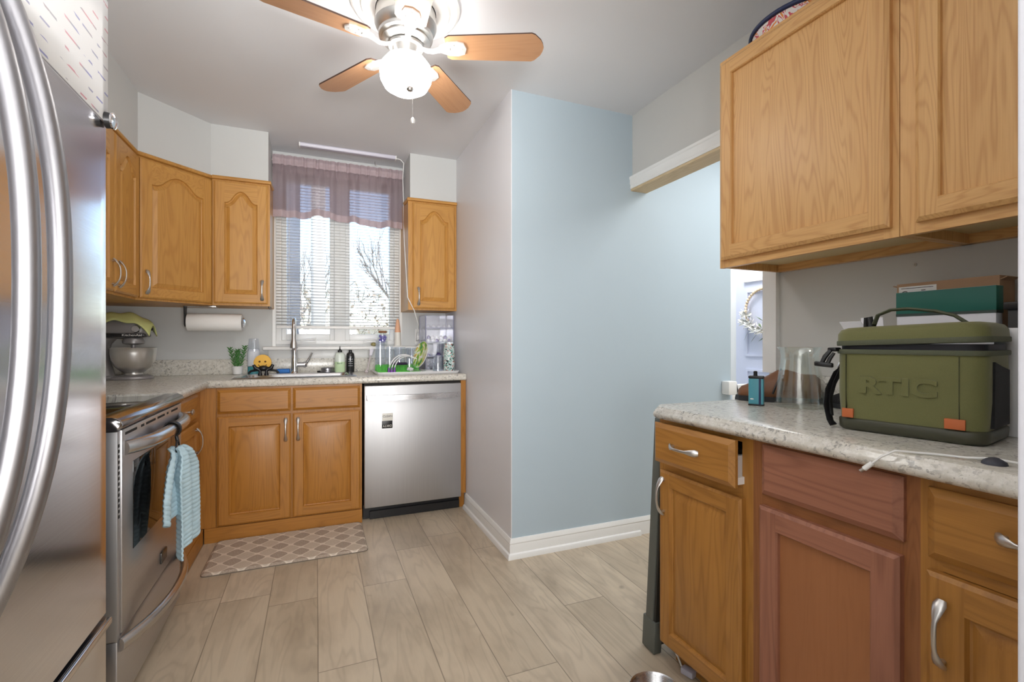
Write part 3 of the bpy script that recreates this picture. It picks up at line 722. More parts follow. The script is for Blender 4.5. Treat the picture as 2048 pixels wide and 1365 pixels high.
t = thing('button_magnet', 'round black magnet with silver cap at the corner of the white sheet', 'magnet', (-.362, 1.107, 1.532))
b = B(); b.cyl((-.3625, 1.107, 1.532), (-.353, 1.107, 1.532), .0145, .0135); b.make('base', BLACK, t)
b = B(); b.lathe((-.353, 1.107, 1.532), [(.015, 0), (.0155, .003), (.011, .006), (.001, .007)], 20, (1, 0, 0)); b.make('cap', CHROME, t)

# ------------------------------------------------------------------ ceiling fan
FXc, FYc = .321, 1.854
FANW = plain('fan_white_metal', (.78, .77, .75, 1), .3, .5)
BLADE = wood('fan_blade_wood', rgb(188, 142, 104), rgb(160, 112, 76), 'X', rough=.35, ring=.3, streak=.5)
t = thing('ceiling_fan', 'five-blade ceiling fan with wooden blades and a lit white globe', 'ceiling fan', (FXc, FYc, CH))
b = B(); b.lathe((FXc, FYc, 0), [(.205, CH - .001), (.207, CH - .012), (.197, CH - .020), (.190, CH - .016), (.172, CH - .018), (.165, CH - .03), (.15, CH - .026), (.115, CH - .03)], 48, cap=False); b.make('ceiling_medallion', WHITE, t)
b = B(); b.lathe((FXc, FYc, 0), [(.10, CH - .02), (.112, CH - .028), (.115, 2.345), (.118, 2.338), (.115, 2.33), (.108, 2.315), (.10, 2.306), (.104, 2.30), (.102, 2.29), (.09, 2.284), (.092, 2.276), (.08, 2.268), (.06, 2.262)], 48); b.make('motor_housing', plain('brushed_nickel', (.74, .73, .71, 1), .34, 1.0), t)
b = B(); b.lathe((FXc, FYc, 0), [(.062, 2.264), (.062, 2.252), (.052, 2.25), (.05, 2.215), (.056, 2.21), (.056, 2.204)], 40); b.make('light_fitter', NICKEL, t)
b = B(); b.lathe((FXc, FYc, 0), [(.047, 2.225), (.052, 2.216), (.075, 2.205), (.094, 2.18), (.099, 2.155), (.096, 2.128), (.082, 2.102), (.055, 2.085), (.025, 2.079), (.001, 2.078)], 40); b.make('globe', emit('lit_globe', (1, .98, .95, 1), GLOBE), t)
b = B()
for k in range(5): 
    a = R(-22.7 + 72 * k)
b.lathe((FXc, FYc, 0), [(.066, 2.262), (.07, 2.258), (.066, 2.252), (.05, 2.252)], 32); b.make('hub_ring', NICKEL, t)
for k in range(5):
    a = R(-22.7 + 72 * k)
    X = Matrix.Translation((FXc, FYc, 2.25)) @ Matrix.Rotation(a, 4, 'Z') @ Matrix.Rotation(R(-12), 4, 'X')
    b = B(xf=X)
    out = [(.155, -.046), (.17, -.056), (.485, -.066), (.498, -.060), (.520, -.036), (.528, -.018), (.532, 0), (.528, .018), (.520, .036), (.498, .060), (.485, .066), (.17, .056), (.155, .046)]
    b.prism(out, up, .002, .008)
    # keep the wood grain along the blade: own object with its own axes
    me = bpy.data.meshes.new('blade'); bmesh.ops.recalc_face_normals(b.bm, faces=b.bm.faces[:])
    for fc in b.bm.faces: fc.material_index = int(abs(fc.normal.z) < .5)
    b.bm.to_mesh(me); b.bm.free(); me.materials.append(BLADE); me.materials.append(plain('blade_edge', rgb(70, 48, 38), .6))
    bl = bpy.data.objects.new('blade', me); COL.objects.link(bl); bl.parent = t; bl.matrix_local = ROOT[t.name].inverted() @ X
    b = B(); b.prism([(.13, -.014), (.165, -.032), (.20, -.034), (.225, -.026), (.234, 0), (.225, .026), (.20, .034), (.165, .032), (.13, .014)], up, -.003, .002)
    b.tube([(.055, 0, .004), (.08, 0, -.008), (.105, 0, -.012), (.13, 0, -.004), (.17, 0, 0)], [.009, .011, .011, .013, .01], 10, up=(0, 0, 1), flat=.6)
    for q in ((.185, -.018), (.185, .018), (.215, 0)): b.cyl((q[0], q[1], -.0055), (q[0], q[1], -.003), .004, n=10)
    me = bpy.data.meshes.new('blade_iron'); bmesh.ops.recalc_face_normals(b.bm, faces=b.bm.faces[:]); b.bm.to_mesh(me); b.bm.free(); me.materials.append(FANW)
    ir = bpy.data.objects.new('blade_iron', me); COL.objects.link(ir); ir.parent = bl
b = B(); b.tube([(FXc + .045, FYc - .03, 2.225), (FXc + .035, FYc - .09, 2.18), (FXc + .02, FYc - .104, 2.14), (FXc + .006, FYc - .106, 2.04), (FXc + .006, FYc - .106, 1.935)], .0014, 6); c = b.make('pull_chain', NICKEL, t)
b = B(); b.lathe((FXc + .006, FYc - .106, 0), [(.002, 1.94), (.008, 1.933), (.009, 1.925), (.006, 1.918), (.001, 1.916)], 14); b.make('chain_knob', FANW, c)
b = B(); b.lathe((FXc - .004, FYc - .104, 0), [(.001, 2.052), (.012, 2.048), (.013, 2.042), (.009, 2.036), (.001, 2.034)], 16); b.make('chain_bell', NICKEL, c)

# ------------------------------------------------------------------ window dressing
BL = NT('blind_slat'); BLIND = BL.done(BL.n('MixShader', _0=.45, _1=BL.n('BsdfPrincipled', Base_Color=rgb(240, 240, 238), Roughness=.4), _2=BL.n('BsdfTranslucent', Color=rgb(240, 240, 238))))
t = thing('window_blind', 'white horizontal slat blind lowered over the window', 'blind', (.16, 3.57, 2.3))
b = B(); b.box(-.25, .57, 3.555, 3.595, 2.265, 2.305, .003); b.make('headrail', WHITE, t)
b = B(); n = 50
for k in range(n):
    z = 1.232 + k * (2.255 - 1.232) / (n - 1); tilt = .22
    for j in range(3):
        y0 = 3.562 + j * .0087; y1 = y0 + .0087
        zc = lambda y: z + (y - 3.575) * tilt + .0022 * (1 - ((y - 3.575) / .013) ** 2)
        b.poly([(-.248, y0, zc(y0)), (.568, y0, zc(y0)), (.568, y1, zc(y1)), (-.248, y1, zc(y1))])
b.make('slats', BLIND, t, thick=.0008, recalc=False)
b = B(); b.box(-.25, .57, 3.56, 3.59, 1.205, 1.225, .004); b.make('bottom_rail', WHITE, t)
b = B()
for x in (-.17, .157, .49):
    for y in (3.561, 3.589): b.cyl((x, y, 1.22), (x, y, 2.27), .0009, n=5)
b.make('ladder_cords', WHITE, t)
# mauve valance on a rod
def fab(name, thin, tr):
    t = NT(name); v = t.coord(); c = t.mix(t.noise(t.coord((300, 300, 300)), 1, 2), rgb(198, 180, 184), rgb(180, 162, 168))
    d = t.n('BsdfPrincipled', Base_Color=c, Roughness=.9); s = t.n('MixShader', _0=thin, _1=d, _2=t.n('BsdfTranslucent', Color=c))
    return t.done(t.n('MixShader', _0=tr, _1=s, _2=t.n('BsdfTransparent', Color=(.93, .88, .9, 1))))
VAL, HEM = fab('mauve_voile', .6, .17), fab('mauve_voile_doubled', .12, .02)
t = thing('valance', 'mauve gathered valance curtain across the top of the window', 'curtain', (.16, 3.52, 2.36))
gath = lambda x: .006 * sin(x * 160) + .004 * sin(x * 97 + 1) + .003 * sin(x * 251)
def vy(x, v): 
    soft = .016 * sin(x * 27 + .8) + .010 * sin(x * 51 + 2) + .006 * sin(x * 83)
    k = min(1, v / .25); return 3.515 + gath(x) * (1 - .8 * k) - soft * k * 1.5
def edge(x): return 1.95 + .010 * sin(x * 9 + 1) + .012 * (1 if abs(x - .03) < .06 else 0) - .012 * (x - .16)
def vbody(u, v):
    x = -.268 + .855 * u; return (x, vy(x, v), 2.300 + (edge(x) + .045 - 2.300) * v)
def vhem(u, v):
    x = -.268 + .855 * u; z0 = edge(x) + .045; return (x, vy(x, 1) - .001, z0 - .047 * v)
def vhead(u, v):
    x = -.268 + .855 * u; return (x, 3.50 + .018 * (1 - cos(pi * 2 * v)) * -.45 + gath(x) * .8 + .008, 2.362 - .064 * v)
b = B(); b.surf(vbody, 260, 14); b.make('skirt', VAL, t, recalc=False, smooth=180)
b = B(); b.surf(vhem, 160, 3); b.make('hem', HEM, t, recalc=False, smooth=180)
b = B(); b.surf(vhead, 300, 8); b.make('rod_pocket', HEM, t, recalc=False, smooth=180)
b = B(); b.tube([(-.272, 3.62, 2.33), (-.272, 3.53, 2.33), (-.265, 3.52, 2.33), (.585, 3.52, 2.33), (.592, 3.53, 2.33), (.592, 3.62, 2.33)], .006, 8); b.make('rod', WHITE, t)
# ceiling light bar, its lead, ceiling hook
t = thing('light_bar', 'long white light bar on the ceiling above the valance', 'lamp', (.2, 3.4, CH))
b = B(); f = frame((-.105, 3.41, CH), (1, 0, 0), (0, -1, 0))
b.prism([(-.02, -.001), (.02, -.001), (.02, -.010), (.013, -.022), (-.013, -.022), (-.02, -.010)], lambda u, v, w: Vector((-.105 + w, 3.41 + u, CH + v)), .006, .621); b.make('diffuser', plain('opal_plastic', rgb(198, 196, 210), .35), t)
b = B()
for x in (-.105, .514): b = B(); b.box(x, x + .008, 3.388, 3.432, CH - .025, CH - .0005, .002); b.make('end_cap', WHITE, t)
b = B(); b.tube([(.52, 3.41, CH - .012), (.55, 3.41, CH - .015), (.572, 3.40, CH - .04), (.576, 3.46, 2.3), (.585, 3.49, 2.15), (.587, 3.49, 1.98), (.578, 3.40, 1.80), (.577, 3.33, 1.60), (.579, 3.283, 1.42), (.625, 3.285, 1.33), (.665, 3.35, 1.24), (.672, 3.45, 1.16), (.69, 3.55, 1.12), (.724, 3.608, 1.13)], .0032, 8)
o = b.make('power_cord', WHITE, smooth=60, origin=(.58, 3.4, 1.5)); tag(o, 'thin white cord running from the ceiling light bar past the right wall cabinet', 'cord')
b = B(); b.tube([(.393, 3.56, CH), (.393, 3.56, CH - .02), (.397, 3.56, CH - .03), (.405, 3.56, CH - .028), (.407, 3.56, CH - .018)], .002, 6); tag(b.make('ceiling_hook', NICKEL, origin=(.393, 3.56, CH)), 'small metal hook in the ceiling above the window', 'hook')
t = thing('wall_outlet', 'white outlet plate on the back wall right of the window sill', 'outlet', (.785, 3.62, 1.16))
b = B(); b.box(.695, .757, 3.613, 3.6195, 1.095, 1.21, .002); b.make('plate', WHITE, t)
b = B(); b.box(.71, .742, 3.6105, 3.614, 1.16, 1.19, .003); b.box(.71, .742, 3.6105, 3.614, 1.115, 1.145, .003); b.make('sockets', plain('socket_grey', rgb(214, 214, 212), .4), t)

# ------------------------------------------------------------------ things on the back counter
Z = CT + .0005
# stand mixer: head along X, nose to the right
MXS = Matrix.Translation((-.028, 0, 0))
t = thing('stand_mixer', 'grey stand mixer with a steel bowl in the left counter corner', 'mixer', (-1.028, 3.36, Z))
MIX = plain('mixer_grey', rgb(150, 147, 147), .35, .4)
b = B(MXS); b.lathe((-.955, 3.36, Z), [(.105, 0), (.108, .006), (.104, .016), (.085, .022)], 36, sc=(1, .85)); b.box(-1.12, -.96, 3.30, 3.42, Z, Z + .024, .01); b.make('base', MIX, t)
b = B(MXS)
rs = []
for z, x0, x1, hy in ((.02, -1.118, -1.03, .055), (.12, -1.112, -1.055, .045), (.20, -1.112, -1.05, .045), (.235, -1.118, -1.02, .05)):
    rs.append(b.ring([((x0 + x1) / 2 + (x1 - x0) / 2 * cos(a), 3.36 + hy * sin(a), Z + z) for a in [2 * pi * k / 24 for k in range(24)]]))
for a, c in zip(rs, rs[1:]): b.bridge(a, c)
b.face(rs[0][::-1]); b.face(rs[-1]); b.make('column', MIX, t, smooth=70)
b = B(MXS); rs = []
for x, hy, z0, z1 in ((-1.122, .005, .275, .285), (-1.118, .035, .25, .315), (-1.10, .05, .238, .34), (-1.06, .056, .232, .365), (-1.0, .056, .232, .368), (-.94, .054, .234, .36), (-.90, .048, .238, .335), (-.876, .036, .245, .31), (-.868, .012, .255, .285)):
    rs.append(b.ring([(x, 3.36 + hy * cos(a), Z + (z0 + z1) / 2 + (z1 - z0) / 2 * (abs(sin(a)) ** .8) * (1 if sin(a) > 0 else -1)) for a in [2 * pi * k / 24 for k in range(24)]]))
for a, c in zip(rs, rs[1:]): b.bridge(a, c)
b.face(rs[0][::-1]); b.face(rs[-1]); b.make('head', MIX, t, smooth=70)
b = B(MXS); b.box(-1.11, -.877, 3.301, 3.419, Z + .243, Z + .262, .006); bd = b.make('trim_band', plain('mixer_band', rgb(30, 30, 32), .3), t)
text('lettering', 'KitchenAid', (-.963, 3.3004, Z + .2525), (1, 0, 0), (0, 0, 1), .018, WHITE, bd, xs=1.15)
b = B(MXS); b.lathe((-.945, 3.36, Z), [(.045, .236), (.052, .222), (.05, .205), (.03, .20), (.012, .198), (.012, .18)], 28); b.make('planetary_hub', MIX, t)
b = B(MXS); b.lathe((-.92, 3.312, Z + .288), [(.022, -.006), (.022, .006), (.018, .012), (.001, .012)], 24, (0, -1, 0)); b.make('speed_dial', CHROME, t)
b = B(MXS); b.cyl((-.872, 3.345, Z + .288), (-.848, 3.345, Z + .288), .008); b.make('attachment_knob', BLACK, t)
b = B(MXS); bc = (-.945, 3.36, Z)
b.lathe(bc, [(.042, .022), (.046, .028), (.042, .036), (.05, .04), (.082, .07), (.102, .11), (.108, .15), (.109, .178), (.112, .181), (.107, .181), (.105, .15), (.098, .11), (.078, .072), (.03, .05), (.001, .048)], 44, cap=False); b.make('bowl', steel('bowl_steel', (.8, .79, .77, 1), .32, 'Z'), t, smooth=60)
b = B(MXS)
def dcl(u, v):
    x = -1.11 + .26 * u; y = 3.285 + .14 * v
    zt = Z + .272 + .105 * max(0, 1 - ((x + 1.0) / .155) ** 2) ** .5
    e = abs(v - .5) * 2; return (x, y, zt - .05 * e ** 2.2 + .006 * sin(x * 60 + y * 40) + .004)
b.surf(dcl, 24, 14); o = b.make('dish_cloth', plain('lime_cloth', rgb(214, 220, 148), .9, bump=.3, bscale=500), thick=.005, smooth=180, recalc=False, origin=(-1, 3.36, Z + .37)); tag(o, 'lime green cloth draped over the stand mixer', 'cloth')
# paper towels
t = thing('paper_towel_holder', 'black and chrome paper towel holder under the wall cabinets', 'holder', (-.73, 3.42, UZ0))
b = B(); b.box(-.737, -.57, 3.39, 3.45, UZ0 - .006, UZ0 - .0005, .001); b.make('mounting_bar', CHROME, t)
b = B(); b.prism([(-.03, 0), (.03, 0), (.025, -.05), (.018, -.115), (0, -.125), (-.018, -.115), (-.025, -.05)], lambda u, v, w: Vector((-.738 + w, 3.42 + u, UZ0 - .003 + v)), 0, .006); b.make('end_arm', BLACK, t)
b = B(); b.cyl((-.735, 3.42, 1.235), (-.415, 3.42, 1.235), .012); b.make('spindle', BLACK, t)
b = B(); b.lathe((-.422, 3.42, 1.235), [(.008, -.008), (.032, -.006), (.033, 0), (.02, .008), (.008, .012)], 24, (1, 0, 0)); b.make('end_knob', CHROME, t)
b = B(); b.lathe((-.722, 3.42, 1.235), [(.02, 0), (.052, 0), (.054, .003), (.054, .287), (.052, .29), (.02, .29), (.02, 0)], 40, (1, 0, 0), cap=False); tag(b.make('paper_towel_roll', plain('paper_white', rgb(240, 239, 236), .9, bump=.15, bscale=120), origin=(-.58, 3.42, 1.235)), 'roll of white paper towels on the holder under the wall cabinets', 'paper towels')
# succulent
t = thing('potted_succulent', 'small green succulent in a white pot behind the sink corner', 'plant', (-.475, 3.55, Z))
b = B(); b.lathe((-.475, 3.55, Z), [(.022, 0), (.028, .004), (.032, .05), (.034, .055), (.030, .055), (.028, .045), (.001, .044)], 24); b.make('pot', WHITE, t)
GRN = plain('succulent_green', rgb(74, 134, 62), .5)
b = B()
for bx, by, lean, h in ((-.012, 0, -.25, .125), (.014, .004, .22, .135), (.002, -.012, -.02, .10), (-.004, .014, .05, .11)):
    p0 = Vector((-.475 + bx, 3.55 + by, Z + .045)); d = Vector((lean, by * 4, 1)).normalized()
    b.tube([p0, p0 + d * h], .0015, 6)
    for k in range(10):
        p = p0 + d * (h * (k + 1) / 10); 
        for q in range(3):
            a = k * 1.1 + q * 2.1; e = (Vector((cos(a), sin(a), .75))).normalized(); b.tube([p, p + e * .013, p + e * .026], [.0018, .0036, .0006], 6)
b.make('leaves', GRN, t)
# clear bottle with label and teal foot
t = thing('soap_bottle', 'tall clear soap bottle with white label and teal base beside the succulent', 'bottle', (-.383, 3.562, Z))
b = B(); b.lathe((-.383, 3.562, Z), [(.034, .0), (.035, .004), (.035, .05)], 28, sc=(1, .6)); b.make('base', plain('teal_plastic', rgb(70, 150, 160), .3), t)
b = B(); b.lathe((-.383, 3.562, Z), [(.035, .05), (.036, .10), (.036, .15), (.034, .19), (.030, .215), (.030, .232), (.026, .236)], 28, sc=(1, .6), cap=False); b.make('shell', CLEARP, t)
b = B(); b.lathe((-.383, 3.562, Z), [(.0355, .055), (.0365, .10), (.0365, .15), (.03, .165)], 28, sc=(1, .6), cap=False); b.make('label', plain('label_white', rgb(222, 226, 234), .5), t)
# sponge holder and round sponge
t = thing('sponge_holder', 'black sponge holder standing on the sink rim, shaped like raised arms', 'holder', (-.30, 3.30, CT + .006))
hb = CT + .006; b = B()
for x in (-.32, -.285): b.lathe((x, 3.30, hb), [(.012, 0), (.013, .006), (.009, .02), (.010, .045)], 14)
b.sphere((-.302, 3.30, hb + .045), .03, 20, 10, .6, (1, .7))
for s in (-1, 1): b.tube([(-.302 + s * .02, 3.30, hb + .036), (-.302 + s * .044, 3.297, hb + .048), (-.302 + s * .054, 3.295, hb + .068)], [.013, .012, .008], 10)
for s in (-1, 1): b.tube([(-.302 + s * .03, 3.31, hb + .035), (-.302 + s * .07, 3.32, hb + .028), (-.302 + s * .085, 3.32, hb + .012)], [.008, .007, .006], 8)
b.make('stand', BLACK, t, smooth=60)
t = thing('round_sponge', 'round yellow-orange sponge with eye holes and a smile in the black holder', 'sponge', (-.302, 3.29, hb + .09))
SPG = plain('sponge_yellow', rgb(240, 190, 90), .9, bump=.4, bscale=300)
b = B(); c = (-.308, 3.338, hb + .080); b.lathe(c, [(.001, 0), (.045, 0), (.049, .003), (.049, .026), (.045, .029), (.001, .029)], 36, (0, -1, 0), cap=False); b.make('sponge', SPG, t)
b = B()
for s in (-1, 1): b.cyl((c[0] + s * .016, c[1] - .0285, c[2] + .006), (c[0] + s * .016, c[1] - .0297, c[2] + .006), .006, n=16)
b.tube([(c[0] + .024 * cos(a), c[1] - .029, c[2] - .004 + .022 * sin(a)) for a in [R(200 + 140 * k / 12) for k in range(13)]], .0022, 6); b.make('face_cutouts', plain('sponge_shadow', rgb(96, 60, 26), .9), t)
b = B(); b.box(-.245, -.165, 3.535, 3.575, CT + .006, CT + .032, .005); tag(b.make('blue_sponge', plain('sponge_blue', rgb(66, 128, 206), .9, bump=.4, bscale=300), origin=(-.2, 3.55, CT)), 'flat blue sponge behind the sink, left of the faucet', 'sponge')
t = thing('sink_strainer', 'round steel sink strainer lying behind the sink by the green soap', 'strainer', (.075, 3.50, CT + .006))
b = B(); b.lathe((.072, 3.50, CT + .006), [(.04, 0), (.05, .004), (.05, .008), (.042, .012), (.042, .028), (.036, .032)], 28); b.make('cup', plain('dull_steel', (.35, .35, .37, 1), .35, 1.0), t)
b = B(); b.tube([(.032, 3.50, CT + .012), (.007, 3.49, CT + .012)], .006, 8); b.make('tab', BLACK, t)
def pump_bottle(name, lab, x, y, r, h, mats, low=None, cat='bottle'):
    t = thing(name, lab, cat, (x, y, Z)); b = B()
    prof = [(r * .9, 0), (r, .005), (r, h * .70), (r * .86, h * .80), (r * .38, h * .86), (r * .38, h * .88)]
    b.lathe((x, y, Z), prof, 28, sc=(1, .72)); bo = b.make('bottle', mats[0], t)
    if low: b = B(); b.lathe((x, y, Z + .0005), [(r * .905, 0), (r * 1.012, .005), (r * 1.012, low), (r * .97, low + .0005)], 28, sc=(1, .725)); b.make('liquid', mats[2], t)
    b = B(); b.lathe((x, y, Z), [(r * .42, h * .85), (r * .42, h * .93), (r * .25, h * .95), (r * .12, h), (r * .08, h * 1.06), (r * .05, h * 1.12)], 18); b.make('cap', mats[1], t)
    return t
t = pump_bottle('dish_soap_bottle', 'pale bottle of green dish soap with a black tip behind the sink', .152, 3.50, .034, .165, (plain('milky_plastic', rgb(226, 236, 226), .3), BLACK, plain('soap_green', rgb(206, 232, 188), .25)), .075)
text('lettering', 'hand', (.149, 3.4747, Z + .066), (1, 0, 0), (0, 0, 1), .018, plain('print_green', rgb(60, 100, 70), .5), t); 
t = pump_bottle('dark_bottle', 'black pump bottle beside the green dish soap', .222, 3.52, .027, .165, (plain('dark_glass', rgb(36, 38, 40), .15), BLACK))
b = B()
for zz in (.045, .06, .075, .09): b.box(.207, .237, 3.4995, 3.501, Z + zz, Z + zz + .003)
b.box(.217, .227, 3.4995, 3.501, Z + .102, Z + .112); b.make('label_print', plain('label_grey', rgb(170, 172, 176), .5), t)
# drying tray, grass rack and the bottle parts on it
t = thing('drying_tray', 'white drying rack tray with a bright green grass insert', 'drying rack', (.64, 3.35, Z))
b = B()
L1 = [(.405, 3.15), (.885, 3.15), (.905, 3.157), (.915, 3.18), (.915, 3.32), (.908, 3.334), (.72, 3.336), (.708, 3.348), (.706, 3.47), (.695, 3.50), (.665, 3.51), (.40, 3.51), (.368, 3.498), (.355, 3.46), (.355, 3.20), (.368, 3.165)]; L0 = inset(L1, .01); L2 = inset(L1, .02)
rs = [b.ring([(x, y, z) for x, y in L]) for L, z in ((L0, Z), (L1, Z + .012), (L1, Z + .016), (L2, Z + .015), (L2, Z + .006))]
b.face(rs[0][::-1])
for a, c in zip(rs, rs[1:]): b.bridge(a, c)
b.face(rs[-1]); b.make('tray', plain('tray_white', rgb(236, 236, 238), .35), t)
GR = plain('grass_green', rgb(74, 190, 50), .45); b = B(); rg = random.Random(2)
for i in range(29):
    for j in range(9):
        x = .385 + .010 * i + rg.uniform(-.002, .002); y = 3.33 + .016 * j
        b.tube([(x, y, Z + .006), (x + rg.uniform(-.003, .003), y + rg.uniform(-.003, .003), Z + .05 + rg.uniform(0, .008))], [.0035, .0012], 4)
b.box(.38, .68, 3.322, 3.47, Z + .006, Z + .014); b.make('grass', GR, t)
def cup(name, lab, x, y, r0, r1, h, z=Z + .02, m=None, cat='cup', group=None):
    b = B(); b.lathe((x, y, z), [(.001, .002), (r0, 0), (r0, .003), (r1, h), (r1 - .002, h), (r0 - .002, .005), (.001, .004)], 26, cap=False)
    return tag(b.make(name, m or CLEARP, origin=(x, y, z), smooth=50), lab, cat, group)
cup('clear_tumbler', 'tall ribbed clear tumbler upside down on the left of the drying rack', .415, 3.43, .038, .032, .20)
cup('clear_tumbler', 'shorter clear tumbler beside the tall ribbed one on the drying rack', .475, 3.40, .026, .024, .16)
cup('baby_bottle', 'wide clear bottle upside down on the drying rack below the candle', .55, 3.44, .034, .042, .155, cat='bottle')
cup('baby_bottle', 'wide clear bottle upside down on the drying rack nearest the cord', .638, 3.45, .034, .042, .15, cat='bottle')
cup('clear_cup', 'low clear cup standing upside down at the front of the wide bottles', .605, 3.36, .03, .028, .075)
PUR = plain('purple_plastic', rgb(128, 70, 170), .4); STR = plain('straw_white', rgb(238, 238, 240), .35)
for k, (x, ang, lab) in enumerate(((.452, .0, 'leftmost white bent straw with purple foot on the drying tray'), (.470, .12, 'middle white bent straw with purple foot on the drying tray'), (.489, .25, 'rightmost white bent straw with purple foot on the drying tray'))):
    t = thing('bent_straw', lab, 'straw', (x, 3.27, Z + .016), 'bent straws on the drying tray')
    b = B(); b.tube([(x + .10 * (1 - cos(a)) * 1.0, 3.27 + .05 * sin(a) * ang * 4, Z + .012 + .115 * sin(a) * (1 - .06 * k)) for a in [R(8 + 118 * q / 16) for q in range(17)]], .0035, 8); b.make('tube', STR, t, smooth=60)
    b = B(); b.lathe((x, 3.27, Z + .0065), [(.009, 0), (.009, .008), (.006, .02), (.005, .034)], 12); b.make('foot', PUR, t)
b = B(); b.lathe((.54, 3.36, Z + .055), [(.05, .0), (.055, .006), (.045, .014), (.001, .016)], 24); tag(b.make('purple_lid', plain('deep_purple', rgb(52, 38, 72), .4), origin=(.54, 3.36, Z + .05)), 'dark purple lid lying on the green grass of the drying rack', 'bowl')  # a dark lid resting on the grass insert
b = B(); b.lathe((.64, 3.22, Z + .0155), [(.001, .001), (.05, 0), (.058, .012), (.055, .012), (.048, .003), (.001, .004)], 28, cap=False); tag(b.make('clear_dish', CLEARG, origin=(.75, 3.25, Z)), 'small shallow clear dish on the front right of the drying tray', 'dish')
def rag(name, lab, cx, cy, cz, r, n, m, cat, seed):
    g = random.Random(seed); b = B()
    for k in range(n): b.sphere((cx + g.uniform(-r, r), cy + g.uniform(-r, r) * .6, cz + g.uniform(0, r * .6)), g.uniform(.005, .010), 10, 6)
    return tag(b.make(name, m, origin=(cx, cy, cz), smooth=60), lab, cat)
rag('bottle_valves', 'cluster of small clear-white bottle valves in front of the fruit plate', .59, 3.265, Z + .021, .022, 14, plain('milky_clear', rgb(228, 230, 232), .25), 'bottle parts', 3)
# fruit print plate leaning on its edge
def fruit():
    t = NT('fruit_print'); v = t.coord((1, 1, 1)); n1 = t.noise(t.coord((16, 16, 9)), 1, 2, .5, 1.0)
    c = t.ramp(n1, [(.30, rgb(60, 150, 60)), (.42, rgb(170, 200, 60)), (.5, rgb(244, 244, 236)), (.56, rgb(232, 214, 80)), (.64, rgb(226, 110, 110)), (.7, rgb(90, 170, 80))]); c.node.color_ramp.interpolation = 'CONSTANT'
    t.bsdf(Base_Color=c, Roughness=.3); return t.m
t = thing('fruit_plate', 'oval plate with green, yellow and pink fruit print leaning in the drying rack', 'plate', (.67, 3.36, Z + .03))
PA = Vector((-.90, -.25, .30)).normalized()
b = B(); b.lathe(Vector((.688, 3.345, Z + .122)), [(.001, .0), (.06, 0), (.095, .012), (.097, .009), (.062, -.004), (.001, -.004)], 40, PA, cap=False); b.make('plate_body', fruit(), t)
b = B(); b.lathe(Vector((.688, 3.345, Z + .122)), [(.094, .0125), (.098, .0125), (.098, .009), (.094, .009)], 40, PA, cap=False); b.make('rim', WHITE, t)
# bottle brush leaning left of the rack
t = thing('bottle_brush', 'white bottle brush with a sponge tip leaning beside the drying rack', 'brush', (.335, 3.45, Z))
b = B(); b.tube([(.327, 3.44, Z + .006), (.357, 3.50, Z + .12)], [.006, .005], 8); b.lathe((.322, 3.43, Z), [(.012, 0), (.016, .004), (.01, .012), (.006, .02)], 14); b.make('handle', plain('pinkish_grey', rgb(206, 196, 198), .4), t)
b = B(); b.tube([(.357, 3.50, Z + .115), (.364, 3.512, Z + .15), (.370, 3.522, Z + .18)], [.011, .016, .012], 12); b.make('bristles', plain('bristle_white', rgb(236, 234, 244), .9, bump=.6, bscale=400), t)
b = B(); b.sphere((.38, 3.52, Z + .195), .02, 14, 8, .75); b.make('tip', plain('olive_sponge', rgb(150, 142, 96), .9, bump=.5, bscale=300), t)
# jar and candle on the sill
SZ = 1.0835
t = thing('sea_glass_jar', 'corked glass jar of purple flowers on the window sill', 'jar', (.45, 3.585, SZ))
b = B(); b.lathe((.45, 3.58, SZ), [(.032, 0), (.035, .004), (.035, .075), (.027, .088), (.027, .096)], 28, cap=False); b.make('jar_glass', CLEARG, t)
b = B(); b.lathe((.45, 3.58, SZ), [(.024, .094), (.03, .097), (.03, .108), (.028, .111)], 20); b.make('cork', plain('cork', rgb(150, 108, 76), .9, bump=.4), t)
b = B(); g = random.Random(8)
for k in range(60): a = g.uniform(0, 6.28); r_ = g.uniform(0, .026); b.sphere((.45 + r_ * cos(a), 3.58 + r_ * sin(a), SZ + .006 + g.uniform(.02, .07)), .006, 8, 5)
b.make('dried_flowers', [plain('violet', rgb(120, 110, 200), .8)], t)
t = thing('tapered_candle', 'tall white and peach tapered bottle standing on the right end of the sill', 'bottle', (.551, 3.532, SZ))
b = B(); b.lathe((.551, 3.532, SZ), [(.024, 0), (.025, .004), (.023, .07), (.022, .10)], 24); b.make('lower_half', plain('cream_plastic', rgb(234, 230, 222), .4), t)
b = B(); b.lathe((.551, 3.532, SZ), [(.022, .10), (.018, .14), (.010, .19), (.004, .20)], 24); b.make('upper_half', plain('peach_plastic', rgb(232, 178, 142), .4), t)
# stack of clear drawers in the corner
t = thing('drawer_tower', 'clear plastic four-drawer tower in the counter corner by the side wall', 'organizer', (.83, 3.46, Z))
OX0, OX1, OY0, OY1 = .715, .922, 3.345, 3.56
b = B(); OH = .405; n = 4
for k in range(n + 1):
    z = Z + OH * k / n; b.box(OX0, OX1, OY0, OY1, z if k == 0 else z - .004, (z + .004) if k == 0 else z)
b.box(OX0, OX0 + .004, OY0, OY1, Z, Z + OH); b.box(OX1 - .004, OX1, OY0, OY1, Z, Z + OH); b.box(OX0, OX1, OY1 - .004, OY1, Z, Z + OH); b.make('frame', SMOKE, t)
EDGE = plain('lilac_edge', rgb(166, 168, 192), .3)
for x in (OX0 + .003, OX1 - .003):
    for y in (OY0 + .002, OY1 - .004): b = B(); b.box(x - .003, x + .003, y - .002, y + .004, Z, Z + OH); b.make('corner_post', EDGE, t)
